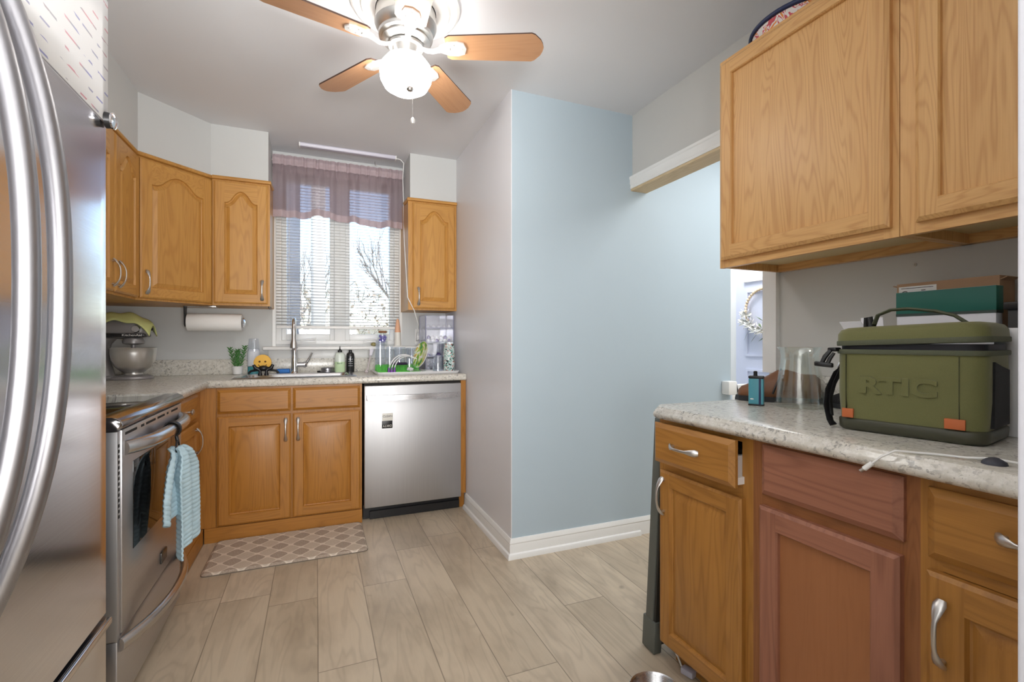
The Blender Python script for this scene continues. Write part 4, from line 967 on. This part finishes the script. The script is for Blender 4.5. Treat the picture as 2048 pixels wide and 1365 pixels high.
for k in range(n):
    z0_, z1_ = Z + OH * k / n + .006, Z + OH * (k + 1) / n - .008
    b = B(); b.box(OX0 + .006, OX1 - .006, OY0 - .004, OY0 - .001, z0_, z1_); b.box(OX0 + .007, OX1 - .007, OY0, OY1 - .01, z0_, z0_ + .003)
    dr = b.make('drawer', SMOKE, t)
    b = B(); b.box(OX0 + .006, OX1 - .006, OY0 - .007, OY0 - .002, z0_, z0_ + .006, .001); b.make('drawer_lip', EDGE, dr)
g = random.Random(5); CM = [plain('cap_white', rgb(240, 240, 242), .4), plain('cap_purple', rgb(98, 78, 150), .4), plain('cap_milky', rgb(214, 214, 220), .35)]
proto = {}
def bits(k, nn, kinds, rows, name, lab):
    z = Z + OH * k / n + .0095
    for q in range(nn):
        r_ = q // rows; c_ = q % rows; x = OX0 + .028 + c_ * (.152 / max(1, rows - 1)); y = OY0 + .022 + g.uniform(0, .01) + .026 * (r_ % 2); zz = z + (r_ // 2) * .024
        m = CM[kinds[q % len(kinds)]]; key = (name, m.name)
        if key not in proto:
            b = B(); b.lathe((0, 0, 0), [(.011, 0), (.012, .003), (.012, .015), (.007, .019), (.005, .023), (.001, .024)], 16); proto[key] = b.make(name, m, smooth=50); o = proto[key]
        else: o = proto[key].copy(); COL.objects.link(o)
        o.location = (x, y, zz); tag(o, lab, 'bottle cap', lab)
bits(3, 5, (2, 0, 2), 5, 'plastic_stopper', 'pale bottle caps lying in the top clear drawer')
bits(2, 18, (0, 0, 1, 0, 0, 1, 0), 6, 'plastic_stopper', 'white and purple bottle caps heaped in the second clear drawer')
bits(1, 10, (1, 0, 1, 2, 1), 5, 'plastic_stopper', 'dark purple and white caps in the third clear drawer')
bits(0, 5, (2, 2, 0), 5, 'plastic_stopper', 'milky caps in the bottom clear drawer')
cup('clear_pitcher_cup', 'clear plastic cup upside down in front of the drawer tower', .785, 3.262, .036, .027, .115, Z + .0065, cat='cup')
def mosaic():
    t = NT('mosaic_print'); v = t.coord((115, 115, 115)); vo = t.n('TexVoronoi', Vector=v, Scale=1.0).outputs['Color']
    s = t.n('SeparateColor', Color=vo).outputs[0]
    c = t.ramp(s, [(0, rgb(190, 208, 206)), (.45, rgb(120, 170, 160)), (.62, rgb(232, 236, 234)), (.8, rgb(30, 34, 40)), (.93, rgb(190, 120, 110))]); c.node.color_ramp.interpolation = 'CONSTANT'
    t.bsdf(Base_Color=c, Roughness=.3); return t.m
t = thing('patterned_tumbler', 'tall tumbler with teal, white and black floral print beside the side wall', 'tumbler', (.858, 3.235, Z))
Zt = Z + .0065
b = B(); b.lathe((.858, 3.235, Zt), [(.036, 0), (.038, .004), (.040, .12), (.036, .18), (.034, .195)], 30); b.make('cup_body', mosaic(), t)
b = B(); b.lathe((.858, 3.235, Zt), [(.035, .195), (.036, .20), (.034, .212), (.026, .216), (.001, .216)], 26, cap=False); b.make('lid', CLEARG, t)

# floor mat at the sink
def rugmat():
    t = NT('lattice_mat'); v = t.coord(); x = t.n('SeparateXYZ', Vector=v); X, Y = x.outputs[0], x.outputs[1]
    S = 2 * pi / .105
    a = t.math('MULTIPLY', t.math('SINE', t.math('MULTIPLY', t.math('ADD', X, t.math('MULTIPLY', Y, .95)), S / 2)), t.math('SINE', t.math('MULTIPLY', t.math('SUBTRACT', X, t.math('MULTIPLY', Y, .95)), S / 2)))
    m = t.math('GREATER_THAN', t.math('ABSOLUTE', a), .11)
    nz = t.noise(t.coord((240, 240, 240)), 1, 2); sgn = t.math('GREATER_THAN', a, 0.0)
    ins = t.mix(sgn, rgb(196, 182, 164), rgb(164, 148, 132)); ins = t.mix(t.math('MULTIPLY', t.math('GREATER_THAN', nz, .55), .4), ins, rgb(216, 204, 188))
    t.bsdf(Base_Color=t.mix(m, rgb(222, 210, 194), ins), Roughness=.7); return t.m
t = thing('floor_mat', 'beige lattice-patterned mat on the floor before the sink cabinet', 'mat', (-.127, 2.845, 0))
b = B(); L = rrect(-.508, .255, 2.632, 3.056, .025); L2 = inset(L, .012)
rs = [b.ring([(x, y, z) for x, y in l]) for l, z in ((L, .0005), (L, .006), (L2, .013))]
b.bridge(rs[0], rs[1]); b.bridge(rs[1], rs[2]); b.face(rs[2]); b.face(rs[0][::-1]); b.make('mat_top', rugmat(), t, smooth=20)
b = B(); Lo = inset(L, -.002); r0 = b.ring([(x, y, .0004) for x, y in Lo]); r1 = b.ring([(x, y, .004) for x, y in Lo]); r2 = b.ring([(x, y, .0045) for x, y in L]); b.bridge(r0, r1); b.bridge(r1, r2); b.make('edge_binding', plain('mat_edge', rgb(120, 108, 96), .7), t)

# ------------------------------------------------------------------ right-hand base cabinets
FXR = 1.10
def base_unit(name_lab, y0, y1, open_drawer, w):
    t = thing('base_cabinet', name_lab, 'cabinet', (1.4, (y0 + y1) / 2, 0), 'base cabinets under the right counter')
    z0, z1 = .09, .858
    b = B(); b.box(FXR + .018, 1.68, y0, y0 + .016, z0, z1); b.box(FXR + .018, 1.68, y1 - .016, y1, z0, z1); b.box(FXR + .018, 1.68, y0, y1, z0, z0 + .016); b.box(1.665, 1.68, y0, y1, z0, z1); b.box(FXR + .018, 1.68, y0, y1, .694, .702)
    b.make('body', w['Z'], t)
    for a in (y0, y1 - .036): b = B(); b.box(FXR, FXR + .019, a, a + .036, z0, z1); b.make('frame_stile', w['Z'], t)
    for a, c in ((z0, z0 + .03), (.682, .718), (.838, z1)): b = B(); b.box(FXR, FXR + .019, y0 + .036, y1 - .036, a, c); b.make('frame_rail', w['Y'], t)
    b = B(); b.box(1.17, 1.185, y0, y1, 0, z0); b.make('toe_board', w['Y'], t)
    return t
UY = Vector((0, -1, 0)); NX = Vector((-1, 0, 0))
t = base_unit('golden oak base cabinet at the counter end, its top drawer pulled slightly open', .945, 1.325, True, W_RB)
dr = drawer_front(t, (1.070, 1.302, .716), UY, NX, .333, .131, W_RB)
pull(dr, (1.050, 1.15, .785), (0, 1, 0), NX, .12)
b = B(); b.box(1.070, 1.55, .982, .996, .728, .80); b.box(1.070, 1.55, 1.272, 1.286, .728, .80); b.box(1.070, 1.55, .982, 1.286, .722, .728); b.make('drawer_box', plain('drawer_white', rgb(206, 204, 204), .5), dr)
b = B(); b.box(1.075, 1.5, .974, .981, .722, .742); b.make('drawer_slide', WHITE, dr)
d = cab_door(t, (FXR, 1.306, .098), UY, NX, .336, .586, W_RB, stile=.05)
pull(d, (1.08, 1.282, .60), (0, 0, 1), NX, .125)
t = base_unit('middle base cabinet with unmatched reddish door and blank drawer front, no handles', .558, .945, False, W_REDF)
drawer_front(t, (FXR, .910, .716), UY, NX, .328, .131, W_RED)
cab_door(t, (FXR, .914, .098), UY, NX, .328, .588, W_RED, flat=True, panel=W_REDP, stile=.052)
t = base_unit('golden oak base cabinet nearest the doorway at the right edge', .205, .558, False, W_RB)
dr = drawer_front(t, (FXR, .541, .705), UY, NX, .31, .135, W_RB)
pull(dr, (1.08, .375, .785), (0, 1, 0), NX, .12)
d = cab_door(t, (FXR, .541, .098), UY, NX, .31, .583, W_RB, stile=.06)
pull(d, (1.08, .512, .575), (0, 0, 1), NX, .125)
# counter
t = thing('countertop', 'speckled beige countertop along the right wall under the cooler bag', 'countertop', (1.4, .8, CT))
b = B(); z0 = CT - .040; xe = 1.052; ye = 1.352
pr = [(.08, z0), (.010, z0), (.003, z0 + .006), (0, z0 + .014), (.001, z0 + .020), (.006, z0 + .024), (.007, z0 + .029), (.013, z0 + .033), (.015, z0 + .038), (.022, CT), (.08, CT)]
def at(k):   # corner-cut plan: front edge, small chamfer, end edge
    return {0: lambda w, z: (xe + w, .196, z), 1: lambda w, z: (xe + w, ye - .05 - w * .414, z), 2: lambda w, z: (xe + .05 + w * .414, ye - w, z), 3: lambda w, z: (1.684, ye - w, z)}[k]
rs = [b.ring([at(k)(w, z) for w, z in pr]) for k in range(4)]
for a, c in zip(rs, rs[1:]): b.bridge(a, c)
b.face(rs[0][::-1]); b.face(rs[-1])
b.box(xe + .0795, 1.684, .196, ye - .0795, z0, CT - .0003)
b.make('worktop', GRANITE, t, smooth=50)
b = B(); b.box(1.663, 1.684, .196, 1.30, CT, CT + .095, .004); b.make('backsplash', GRANITE, t)

# ------------------------------------------------------------------ right-hand upper cabinets
RX, RZ0, RZ1 = 1.372, 1.386, 2.14
def upper(lab, y0, y1, dy0, dy1):
    t = thing('wall_cabinet', lab, 'cabinet', (1.5, (y0 + y1) / 2, RZ0), 'pale oak wall cabinets on the right wall')
    b = B(); b.box(RX + .019, 1.683, y0, y0 + .013, RZ0 + .002, RZ1); b.box(RX + .019, 1.683, y1 - .013, y1, RZ0 + .002, RZ1); b.box(RX + .019, 1.683, y0, y1, RZ1 - .014, RZ1 - .001); b.box(1.668, 1.683, y0, y1, RZ0 + .002, RZ1)
    b.make('body', W_RU['Z'], t)
    b = B(); b.box(RX + .019, 1.668, y0 + .013, y1 - .013, RZ0 + .028, RZ0 + .038); b.make('bottom_panel', plain('raw_panel', rgb(214, 190, 140), .5), t)
    b = B(); b.box(1.655, 1.668, y0 + .013, y1 - .013, RZ0 + .002, RZ0 + .028); b.make('hanging_rail', W_RU['Y'], t)
    for a in (y0, y1 - .036): b = B(); b.box(RX, RX + .019, a, a + .036, RZ0, RZ1); b.make('frame_stile', W_RU['Z'], t)
    for a, c in ((RZ0, RZ0 + .045), (RZ1 - .04, RZ1)): b = B(); b.box(RX, RX + .019, y0 + .036, y1 - .036, a, c); b.make('frame_rail', W_RU['Y'], t)
    cab_door(t, (RX, dy1, RZ0 + .026), UY, NX, dy1 - dy0, RZ1 - RZ0 - .045, W_RU, flat=True, stile=.048, c=.010)
upper('pale oak wall cabinet on the right wall with one flat-panel door, farther from the doorway', .742, 1.322, .757, 1.307)
upper('pale oak wall cabinet on the right wall, cut off by the doorway jamb', .205, .740, .222, .700)
b = B(); b.cyl((1.6845, .868, 1.352), (1.678, .868, 1.352), .005, .006, 12); b.cyl((1.678, .868, 1.352), (1.676, .868, 1.352), .003, n=10); tag(b.make('wall_screw', NICKEL, origin=(1.68, .868, 1.352)), 'small metal screw in the wall just below the pale wall cabinets', 'screw')
# items on top of the cabinet
NAVY = plain('navy_trim', rgb(34, 46, 84), .5)
def confetti():
    t = NT('bright_print'); c = t.ramp(t.noise(t.coord((1, 1, 1)), 34, 2, .5, .6), [(.36, rgb(236, 232, 230)), (.5, rgb(206, 90, 100)), (.56, rgb(238, 236, 234)), (.62, rgb(230, 140, 70)), (.68, rgb(120, 190, 80))]); c.node.color_ramp.interpolation = 'CONSTANT'
    t.bsdf(Base_Color=c, Roughness=.6); return t.m
t = thing('serving_tray', 'round bright-printed tray with a navy rim on top of the right wall cabinet', 'tray', (1.535, 1.10, RZ1))
b = B(); b.lathe((1.535, 1.12, RZ1), [(.11, 0), (.125, .003), (.148, .045), (.144, .045), (.12, .008), (.001, .006)], 44, cap=False, sc=(1, 1.1)); b.make('tray_body', confetti(), t)
b = B(); b.tube([(1.535 + .150 * cos(a), 1.12 + .165 * sin(a), RZ1 + .052) for a in [2 * pi * k / 48 for k in range(48)]], .008, 10, closed=True); b.make('rim', NAVY, t)
b = B(); b.surf(lambda u, v: (1.40 + .16 * u, .72 + .19 * v, RZ1 + .012 + .05 * sin(pi * u) * sin(pi * v) + .008 * sin(u * 20 + v * 14)), 18, 18); tag(b.make('folded_cloth', plain('silver_white_cloth', rgb(206, 208, 216), .8, bump=.5, bscale=120), thick=.004, smooth=180, recalc=False, origin=(1.48, .82, RZ1)), 'crumpled pale cloth on top of the right wall cabinet', 'cloth')

# ------------------------------------------------------------------ cooler bag
CO = Vector((1.212, .800, CT + .0005)); cu = Vector((.05, -.25, 0)).normalized(); cd = Vector((-cu.y, cu.x, 0))
CX_ = Matrix(((cu.x, cd.x, 0, CO.x), (cu.y, cd.y, 0, CO.y), (0, 0, 1, CO.z), (0, 0, 0, 1)))
OLIVE = NT('olive_fabric'); v = OLIVE.coord(); nz = OLIVE.noise(OLIVE.coord((900, 900, 900)), 1, 2)
OLIVE.bsdf(Base_Color=OLIVE.mix(nz, rgb(122, 122, 74), rgb(96, 96, 54)), Roughness=.75, Sheen_Weight=.2, Normal=OLIVE.bump(nz, .25, .001)); OLIVE = OLIVE.m
OLIVED = plain('olive_webbing', rgb(92, 96, 76), .8, bump=.5, bscale=600); RUB = plain('olive_rubber', rgb(66, 66, 50), .45); NET = plain('black_mesh_pocket', rgb(9, 8, 11), .75, bump=.6, bscale=500)
LTH = plain('orange_leather', rgb(196, 106, 58), .6)
t = thing('cooler_bag', 'olive green soft cooler bag with embossed lettering on the right counter', 'cooler bag', CO)
CL, CD = .278, .21
def loft(b, levels, n=7):
    rs = [b.ring([(x, y, z) for x, y in rrect(x0, x1, y0, y1, r, n)]) for (x0, x1, y0, y1, r, z) in levels]
    for a, c in zip(rs, rs[1:]): b.bridge(a, c)
    b.face(rs[0][::-1]); b.face(rs[-1])
b = B(CX_); loft(b, [(.006, CL - .006, .006, CD - .006, .03, 0), (0, CL, 0, CD, .035, .006), (-.001, CL + .001, -.001, CD + .001, .035, .026), (.003, CL - .003, .003, CD - .003, .035, .030)]); b.make('rubber_base', RUB, t, smooth=60)
b = B(CX_); loft(b, [(.003, CL - .003, .003, CD - .003, .035, .029), (0, CL, -.002, CD, .036, .09), (.0, CL, -.001, CD, .036, .16), (.0, CL, .0, CD, .036, .196), (.004, CL - .004, .004, CD - .004, .034, .198)]); b.make('bag_body', OLIVE, t, smooth=60)
b = B(CX_); loft(b, [(-.003, CL + .003, -.003, CD + .003, .037, .188), (-.004, CL + .004, -.004, CD + .004, .037, .190), (-.004, CL + .004, -.004, CD + .004, .037, .197), (-.003, CL + .003, -.003, CD + .003, .037, .199)]); b.make('lower_zip_tape', OLIVED, t)
b = B(CX_); loft(b, [(.004, CL - .004, .004, CD - .004, .034, .198), (.004, CL - .004, .004, CD - .004, .034, .212)]); b.make('zip_gap', plain('zip_black', rgb(26, 26, 34), .6), t)
LIDX = CX_ @ Matrix.Translation((0, 0, .206)) @ Matrix.Rotation(R(-2.2), 4, 'Y') @ Matrix.Translation((0, 0, -.206))
b = B(LIDX); loft(b, [(-.004, CL + .004, -.004, CD + .004, .037, .207), (-.005, CL + .005, -.005, CD + .005, .038, .209), (-.005, CL + .005, -.005, CD + .005, .038, .217), (-.004, CL + .004, -.004, CD + .004, .037, .219)]); b.make('upper_zip_tape', OLIVED, t)
b = B(LIDX); loft(b, [(-.003, CL + .003, -.003, CD + .003, .037, .216), (-.002, CL + .002, -.002, CD + .002, .037, .236), (.004, CL - .004, .004, CD - .004, .034, .246), (.016, CL - .016, .016, CD - .016, .03, .251), (.05, CL - .05, .05, CD - .05, .02, .253)]); b.make('lid', OLIVE, t, smooth=70)
b = B(CX_); b.tube([(.055, .10, .24), (.05, .10, .262), (.058, .10, .285), (.085, .10, .297), (.12, .10, .298), (.17, .10, .29), (.205, .10, .278), (.232, .10, .255), (.24, .10, .247)], [.013, .012, .011, .012, .012, .012, .012, .012, .013], 10, up=(0, 0, 1), flat=.32); b.make('top_handle', OLIVED, t, smooth=60)
for x0, x1, z in ((.018, .042, .031), (.212, .246, .031)): b = B(CX_); b.box(x0, x1, -.0042, .002, z, z + .022, .001); b.make('leather_tab', LTH, t)
b = B(CX_)
for x in (.026, .236): b.box(x - .0006, x + .0006, -.0028, .003, .032, .186)
b.make('stitch_lines', plain('stitch_dark', rgb(60, 62, 40), .8), t)
b = B(CX_); b.prism([(.04, .035), (.165, .035), (.165, .155), (.10, .165), (.045, .175)], lambda u, v, w: Vector((CL + w, u, v)), -.004, .004); b.make('mesh_pocket', NET, t)
b = B(CX_); b.box(-.012, .008, -.012, .02, .193, .203, .003); b.tube([(-.004, -.012, .196), (-.014, -.018, .18), (-.02, -.02, .165)], [.005, .006, .005], 8); b.tube([(.004, -.012, .19), (-.004, -.016, .175), (-.008, -.018, .163)], [.004, .005, .005], 8); b.obox((-.016, -.02, .160), (1, .3, -.1), (0, 1, 0), (0, 0, 1), .02, .005, .006, .003); b.make('zip_pull', BLACK, t)
b = B(CX_); b.tube([(-.004, .08, .15), (-.02, .06, .13), (-.03, .04, .09), (-.03, .03, .05), (-.018, .02, .015), (-.01, .02, .004)], [.018] * 6, 10, up=(1, 0, 0), flat=.25); b.tube([(-.006, .05, .145), (-.016, .04, .11), (-.022, .03, .07), (-.012, .015, .03)], [.008] * 4, 8, up=(1, 0, 0), flat=.4); b.make('shoulder_strap', NET, t, smooth=60)
b = B(CX_); b.tube([(-.004, .06, .155), (-.012, .06, .165), (-.016, .06, .15), (-.01, .06, .142)], .0025, 6); b.make('strap_ring', CHROME, t)
nn = -cd
text('lettering', 'RTIC', CO + cu * .128 + nn * .0022 + Vector((0, 0, .112)), cu, (0, 0, 1), .052, OLIVE, t, ext=.003, xs=1.3, bold=.0022)
# boxes behind
CARD = plain('cardboard', rgb(176, 142, 112), .8, bump=.2, bscale=90)
t = thing('cardboard_box', 'brown cardboard box standing against the wall behind the cooler bag', 'box', (1.60, .74, CT))
b = B(); b.box(1.582, 1.655, .634, .862, CT + .0005, 1.286, .001); b.make('carton', CARD, t)
b = B(); b.obox((1.615, .6305, 1.277), (1, 0, 0), (0, 1, -.5), (0, .5, 1), .03, .010, .0012); b.make('flap', CARD, t)
b = B(); b.obox((1.615, .866, 1.279), (1, 0, 0), (0, 1, .4), (0, -.4, 1), .03, .008, .0012); b.make('flap', CARD, t)
b = B(); b.box(1.5805, 1.583, .765, .856, 1.225, 1.277); lb = b.make('shipping_label', WHITE, t)
b = B()
for k, (y0, y1) in enumerate(((.79, .80), (.775, .826), (.775, .826), (.775, .826))): b.box(1.5798, 1.5806, y0, y1, 1.263 - k * .006, 1.265 - k * .006)
b.box(1.5798, 1.5806, .772, .85, 1.271, 1.2725); b.make('label_lines', BLACK, lb)
text('lettering', 'C', (1.5802, .842, 1.254), (0, -1, 0), (0, 0, 1), .026, BLACK, lb)
t = thing('shipping_box', 'white box with a wide green band leaning before the cardboard box', 'box', (1.555, .74, CT))
b = B(); b.box(1.545, 1.575, .626, .842, CT + .0005, 1.258, .001); b.make('carton', plain('box_white', rgb(232, 232, 238), .5), t)
b = B(); b.box(1.5435, 1.5765, .625, .843, 1.196, 1.2575, .0005); b.make('green_band', plain('band_green', rgb(34, 104, 92), .5), t)
b = B(); b.box(1.5432, 1.5766, .6248, .8432, 1.190, 1.197); b.make('dark_line', plain('band_line', rgb(60, 72, 68), .5), t)
PAPER = plain('paper_plain', rgb(238, 238, 242), .6)
t = thing('white_carton', 'open white carton behind the left end of the cooler bag', 'box', (1.55, .96, CT))
b = B(); b.box(1.46, 1.55, .862, .935, CT + .0005, 1.150, .001); b.make('carton', PAPER, t)
b = B(); b.obox((1.452, .905, 1.163), (0, 1, 0), (-.5, .25, .9), (.9, 0, .5), .03, .016, .001); b.make('flap', PAPER, t)
b = B(); b.obox((1.53, .898, 1.168), (0, 1, 0), (0, .1, 1), (1, 0, 0), .03, .022, .001); b.make('flap', PAPER, t)
b = B(); b.tube([(1.44, .862, 1.12), (1.44, .860, 1.185), (1.44, .852, 1.187), (1.44, .846, 1.15), (1.44, .846, .905)], [.007] * 5, 8, flat=.5); tag(b.make('black_strap', BLACK, origin=(1.5, .86, 1.1)), 'black strap standing up behind the cooler bag handle', 'strap')
t = thing('black_device', 'black appliance beside the white and green box, behind the cooler bag', 'appliance', (1.58, .55, CT))
b = B(); b.box(1.53, 1.655, .48, .60, CT + .03, 1.21, .004); b.make('housing', plain('housing_black', rgb(40, 40, 42), .5), t)
b = B(); b.box(1.525, 1.655, .47, .605, 1.195, 1.213, .002); b.make('lid', BLACK, t)
b = B(); b.box(1.54, 1.65, .49, .59, CT + .0005, CT + .031); b.make('foot', BLACK, t)
b = B(); b.box(1.47, 1.525, .46, .60, CT + .0005, 1.150, .002); tag(b.make('white_packet', PAPER, origin=(1.5, .53, CT)), 'white packet in front of the black appliance behind the cooler bag', 'packet')

# vase, device, shoes
t = thing('glass_vase', 'clear flared glass vase on the right counter left of the cooler bag', 'vase', (1.49, 1.098, CT))
b = B(); c = (1.49, 1.098, CT + .0005)
b.lathe(c, [(.001, .006), (.05, .004), (.070, 0), (.075, .004), (.074, .02), (.066, .09), (.056, .155), (.055, .17), (.06, .188), (.066, .198), (.0645, .199), (.058, .189), (.0525, .17), (.0535, .155), (.063, .09), (.070, .02), (.068, .012), (.001, .010)], 44, cap=False)
b.make('vessel', CLEARG, t, smooth=70)
TEAL = plain('turquoise_plastic', rgb(82, 156, 172), .3)
t = thing('vape_device', 'turquoise hand-held device with black top standing left of the vase', 'device', (1.39, 1.18, CT))
vf = Matrix.Translation((1.39, 1.182, CT + .0005)) @ Matrix.Rotation(R(-58), 4, 'Z')
b = B(vf); b.box(-.023, .023, -.012, .012, .003, .092, .004, 3); b.make('shell', TEAL, t)
b = B(vf); b.box(.009, .016, -.0125, -.006, .003, .092, .0005); b.make('dark_stripe', NAVY, t)
b = B(vf); b.box(-.0235, .0235, -.0125, .0125, 0, .005, .001); b.make('base_plate', BLACK, t)
b = B(vf); b.box(-.0235, .0235, -.0125, .0125, .091, .101, .003); b.lathe((-.003, 0, .10), [(.007, 0), (.006, .006), (.0065, .014), (.004, .017)], 14); b.make('mouthpiece', BLACK, t)
b = B(vf); b.sphere((-.012, -.0122, .022), .006, 12, 6, .4, (1, .12)); b.make('printed_mark', WHITE, t)
BROWN = NT('brown_leather'); nzz = BROWN.noise(BROWN.coord(), 14, 4); BROWN.bsdf(Base_Color=BROWN.mix(nzz, rgb(142, 92, 56), rgb(92, 60, 42)), Roughness=.5); BROWN = BROWN.m
SOLE = plain('sole_black', rgb(40, 42, 46), .7)
def shoe(lab, p, ang, sc_, UPM):
    X = Matrix.Translation(p) @ Matrix.Rotation(R(ang), 4, 'Z') @ Matrix.Scale(sc_, 4)
    t = thing('slipper', lab, 'shoe', p)
    secs = ((0, .010, .02), (.012, .032, .035), (.05, .043, .052), (.10, .044, .078), (.13, .040, .098), (.16, .036, .10), (.21, .034, .085), (.245, .03, .085), (.262, .016, .07))
    b = B(X); rs = []
    for x, hw, hh in secs: rs.append(b.ring([(x, hw * cos(a), .016 + (hh if sin(a) > 0 else .004) * (abs(sin(a)) ** .75) * (1 if sin(a) > 0 else -1)) for a in [2 * pi * k / 20 for k in range(20)]]))
    for a, c in zip(rs, rs[1:]): b.bridge(a, c)
    b.face(rs[0][::-1]); b.face(rs[-1]); b.make('upper', UPM, t, smooth=80)
    b = B(X); L = [(x - .006 * (1 if k < 2 else -1 if k > 7 else 0), hw + .006) for k, (x, hw, hh) in enumerate(secs)]; out = [(x, -w) for x, w in L] + [(x, w) for x, w in L[::-1]]
    b.prism(out, up, 0, .018); b.make('sole', SOLE, t)
    b = B(X); b.tube([(.115, -.046, .03), (.135, -.036, .085), (.14, 0, .117), (.135, .036, .085), (.115, .046, .03)], .0035, 8); b.make('piping', BLACK, t)
shoe('brown leather slipper with dark sole behind the turquoise device and the vase', Vector((1.475, 1.335, CT + .0005)), -52, 1, BROWN)
shoe('black slipper lying between the vase and the cooler bag strap', Vector((1.605, 1.07, CT + .0005)), -89, .76, plain('black_fleece', rgb(34, 32, 34), .9, bump=.6, bscale=300))
b = B(); b.box(2.362, 2.43, 2.205, 2.266, .785, .868, .006); tag(b.make('plug_adapter', WHITE, origin=(2.4, 2.24, .82)), 'white plug-in adapter on the blue wall beyond the counter end', 'adapter')
b = B(); b.tube([(2.432, 2.23, .84), (2.45, 2.23, .845), (2.458, 2.23, .81), (2.45, 2.235, .76), (2.452, 2.24, .60)], .005, 8); tag(b.make('adapter_cord', BLACK, origin=(2.44, 2.23, .8)), 'black cord hanging from the white adapter on the blue wall', 'cord')
# charging cable and clip
t = thing('charging_cable', 'white charging cable drooping over the front edge of the right counter', 'cable', (1.06, .56, CT))
b = B(); b.tube([(1.043, .612, .872), (1.046, .598, .888), (1.056, .578, .9035), (1.072, .556, .9035), (1.09, .532, .904), (1.108, .49, .905), (1.118, .455, .91), (1.125, .43, .908), (1.15, .38, .9035), (1.22, .30, .9035), (1.3, .22, .9035)], .0022, 8); b.make('cord', WHITE, t, smooth=60)
b = B(); b.tube([(1.043, .612, .872), (1.038, .625, .858)], [.0048, .0052], 10); b.make('plug_boot', WHITE, t)
b = B(); b.tube([(1.038, .625, .858), (1.0355, .631, .852)], [.004, .004], 10, flat=.5); b.make('plug_tip', NICKEL, t)
b = B(); b.sphere((1.118, .455, CT - .001), .018, 24, 14, .75); tag(b.make('cable_clip', plain('clip_grey', rgb(62, 64, 74), .5), origin=(1.118, .455, CT)), 'dark grey half-round cable clip holding the white cable', 'cable clip')

# ------------------------------------------------------------------ floor at the counter end
SG = plain('stool_grey', rgb(92, 96, 90), .5); SGD = plain('stool_dark', rgb(44, 44, 40), .6)
t = thing('folded_step_stool', 'dark grey folded step stool leaning on the end of the right counter', 'step stool', (1.3, 1.40, 0))
SX = Matrix.Translation((1.112, 1.420, 0)) @ Matrix.Rotation(R(3.9), 4, 'X')
for x in (0, .36): b = B(SX); b.box(x, x + .03, -.034, .006, .01, .85, .003); b.make('side_rail', SG, t)
for z in (.12, .4, .68): b = B(SX); b.box(.03, .36, -.03, .0, z, z + .05, .003); b.make('step', SGD, t)
b = B(SX); b.box(.004, .386, -.044, -.034, .03, .84, .002); b.make('back_plate', SGD, t)
for x in (-.002, .358): b = B(SX); b.box(x, x + .034, -.05, .018, .004, .12, .004); b.make('foot', SG, t)
t = thing('pet_bowl', 'stainless steel pet bowl on the floor before the right cabinets', 'bowl', (.955, 1.168, 0))
b = B(); b.lathe((.955, 1.168, 0.0005), [(.088, 0), (.086, .006), (.075, .05), (.078, .056), (.081, .059), (.078, .061), (.072, .056), (.064, .02), (.05, .008), (.001, .007)], 44, cap=False); b.make('vessel', STEEL, t, smooth=60)
b = B(); b.lathe((.955, 1.168, 0.0002), [(.084, 0), (.090, 0), (.090, .006), (.086, .009)], 40, cap=False); b.make('rubber_foot', BLACK, t)
t = thing('extension_cord', 'white cord with a grey plug on the floor under the right cabinet door', 'cord', (1.16, 1.27, 0))
b = B(); b.tube([(1.18, 1.45, .004), (1.172, 1.345, .03), (1.165, 1.31, .02), (1.158, 1.285, .006), (1.155, 1.265, .006)], .0035, 8); b.make('cable', WHITE, t, smooth=60)
b = B(); b.obox((1.152, 1.245, .012), (.3, -1, 0), (1, .3, 0), (0, 0, 1), .022, .014, .011, .004); b.make('plug', plain('plug_grey', rgb(186, 186, 200), .4), t)

# ------------------------------------------------------------------ wreath on the front door
t = thing('door_wreath', 'wooden bead wreath with white flowers hanging on the front door', 'wreath', (3.13, 2.62, 1.35))
b = B(); n = 44
for k in range(n): a = 2 * pi * k / n; b.sphere((3.135, 2.60 + .165 * cos(a), 1.355 + .165 * sin(a)), .0125, 10, 6)
b.make('bead_ring', plain('pale_beads', rgb(222, 200, 170), .6), t, smooth=60)
g = random.Random(9); b = B()
for cx_, cz in ((2.74, 1.33), (2.70, 1.25), (2.65, 1.21), (2.75, 1.27), (2.60, 1.20)):
    for k in range(9):
        a = k * 2.4; d = Vector((-.35 - .3 * g.random(), cos(a), sin(a))).normalized(); s_ = d.orthogonal().normalized() * .022; p = Vector((3.12, cx_, cz))
        b.poly([p, p + d * .03 + s_, p + d * .062, p + d * .03 - s_])
b.make('flowers', plain('petal_white', rgb(246, 244, 238), .7), t, recalc=False, thick=.002)
b = B()
for k in range(26):
    p = Vector((3.14, g.uniform(2.52, 2.76), g.uniform(1.15, 1.33))); d = Vector((-.3, g.uniform(-1, 1), g.uniform(-1, .6))).normalized(); s_ = d.orthogonal().normalized() * .008
    b.poly([p, p + d * .03 + s_, p + d * .07, p + d * .03 - s_])
b.make('leaves', plain('leaf_grey_green', rgb(110, 130, 100), .7), t, recalc=False, thick=.001)
b = B(); b.tube([(3.152, 2.60, 1.52), (3.155, 2.60, 1.75), (3.157, 2.60, 2.03)], .004, 6); b.make('hanger', WHITE, t)
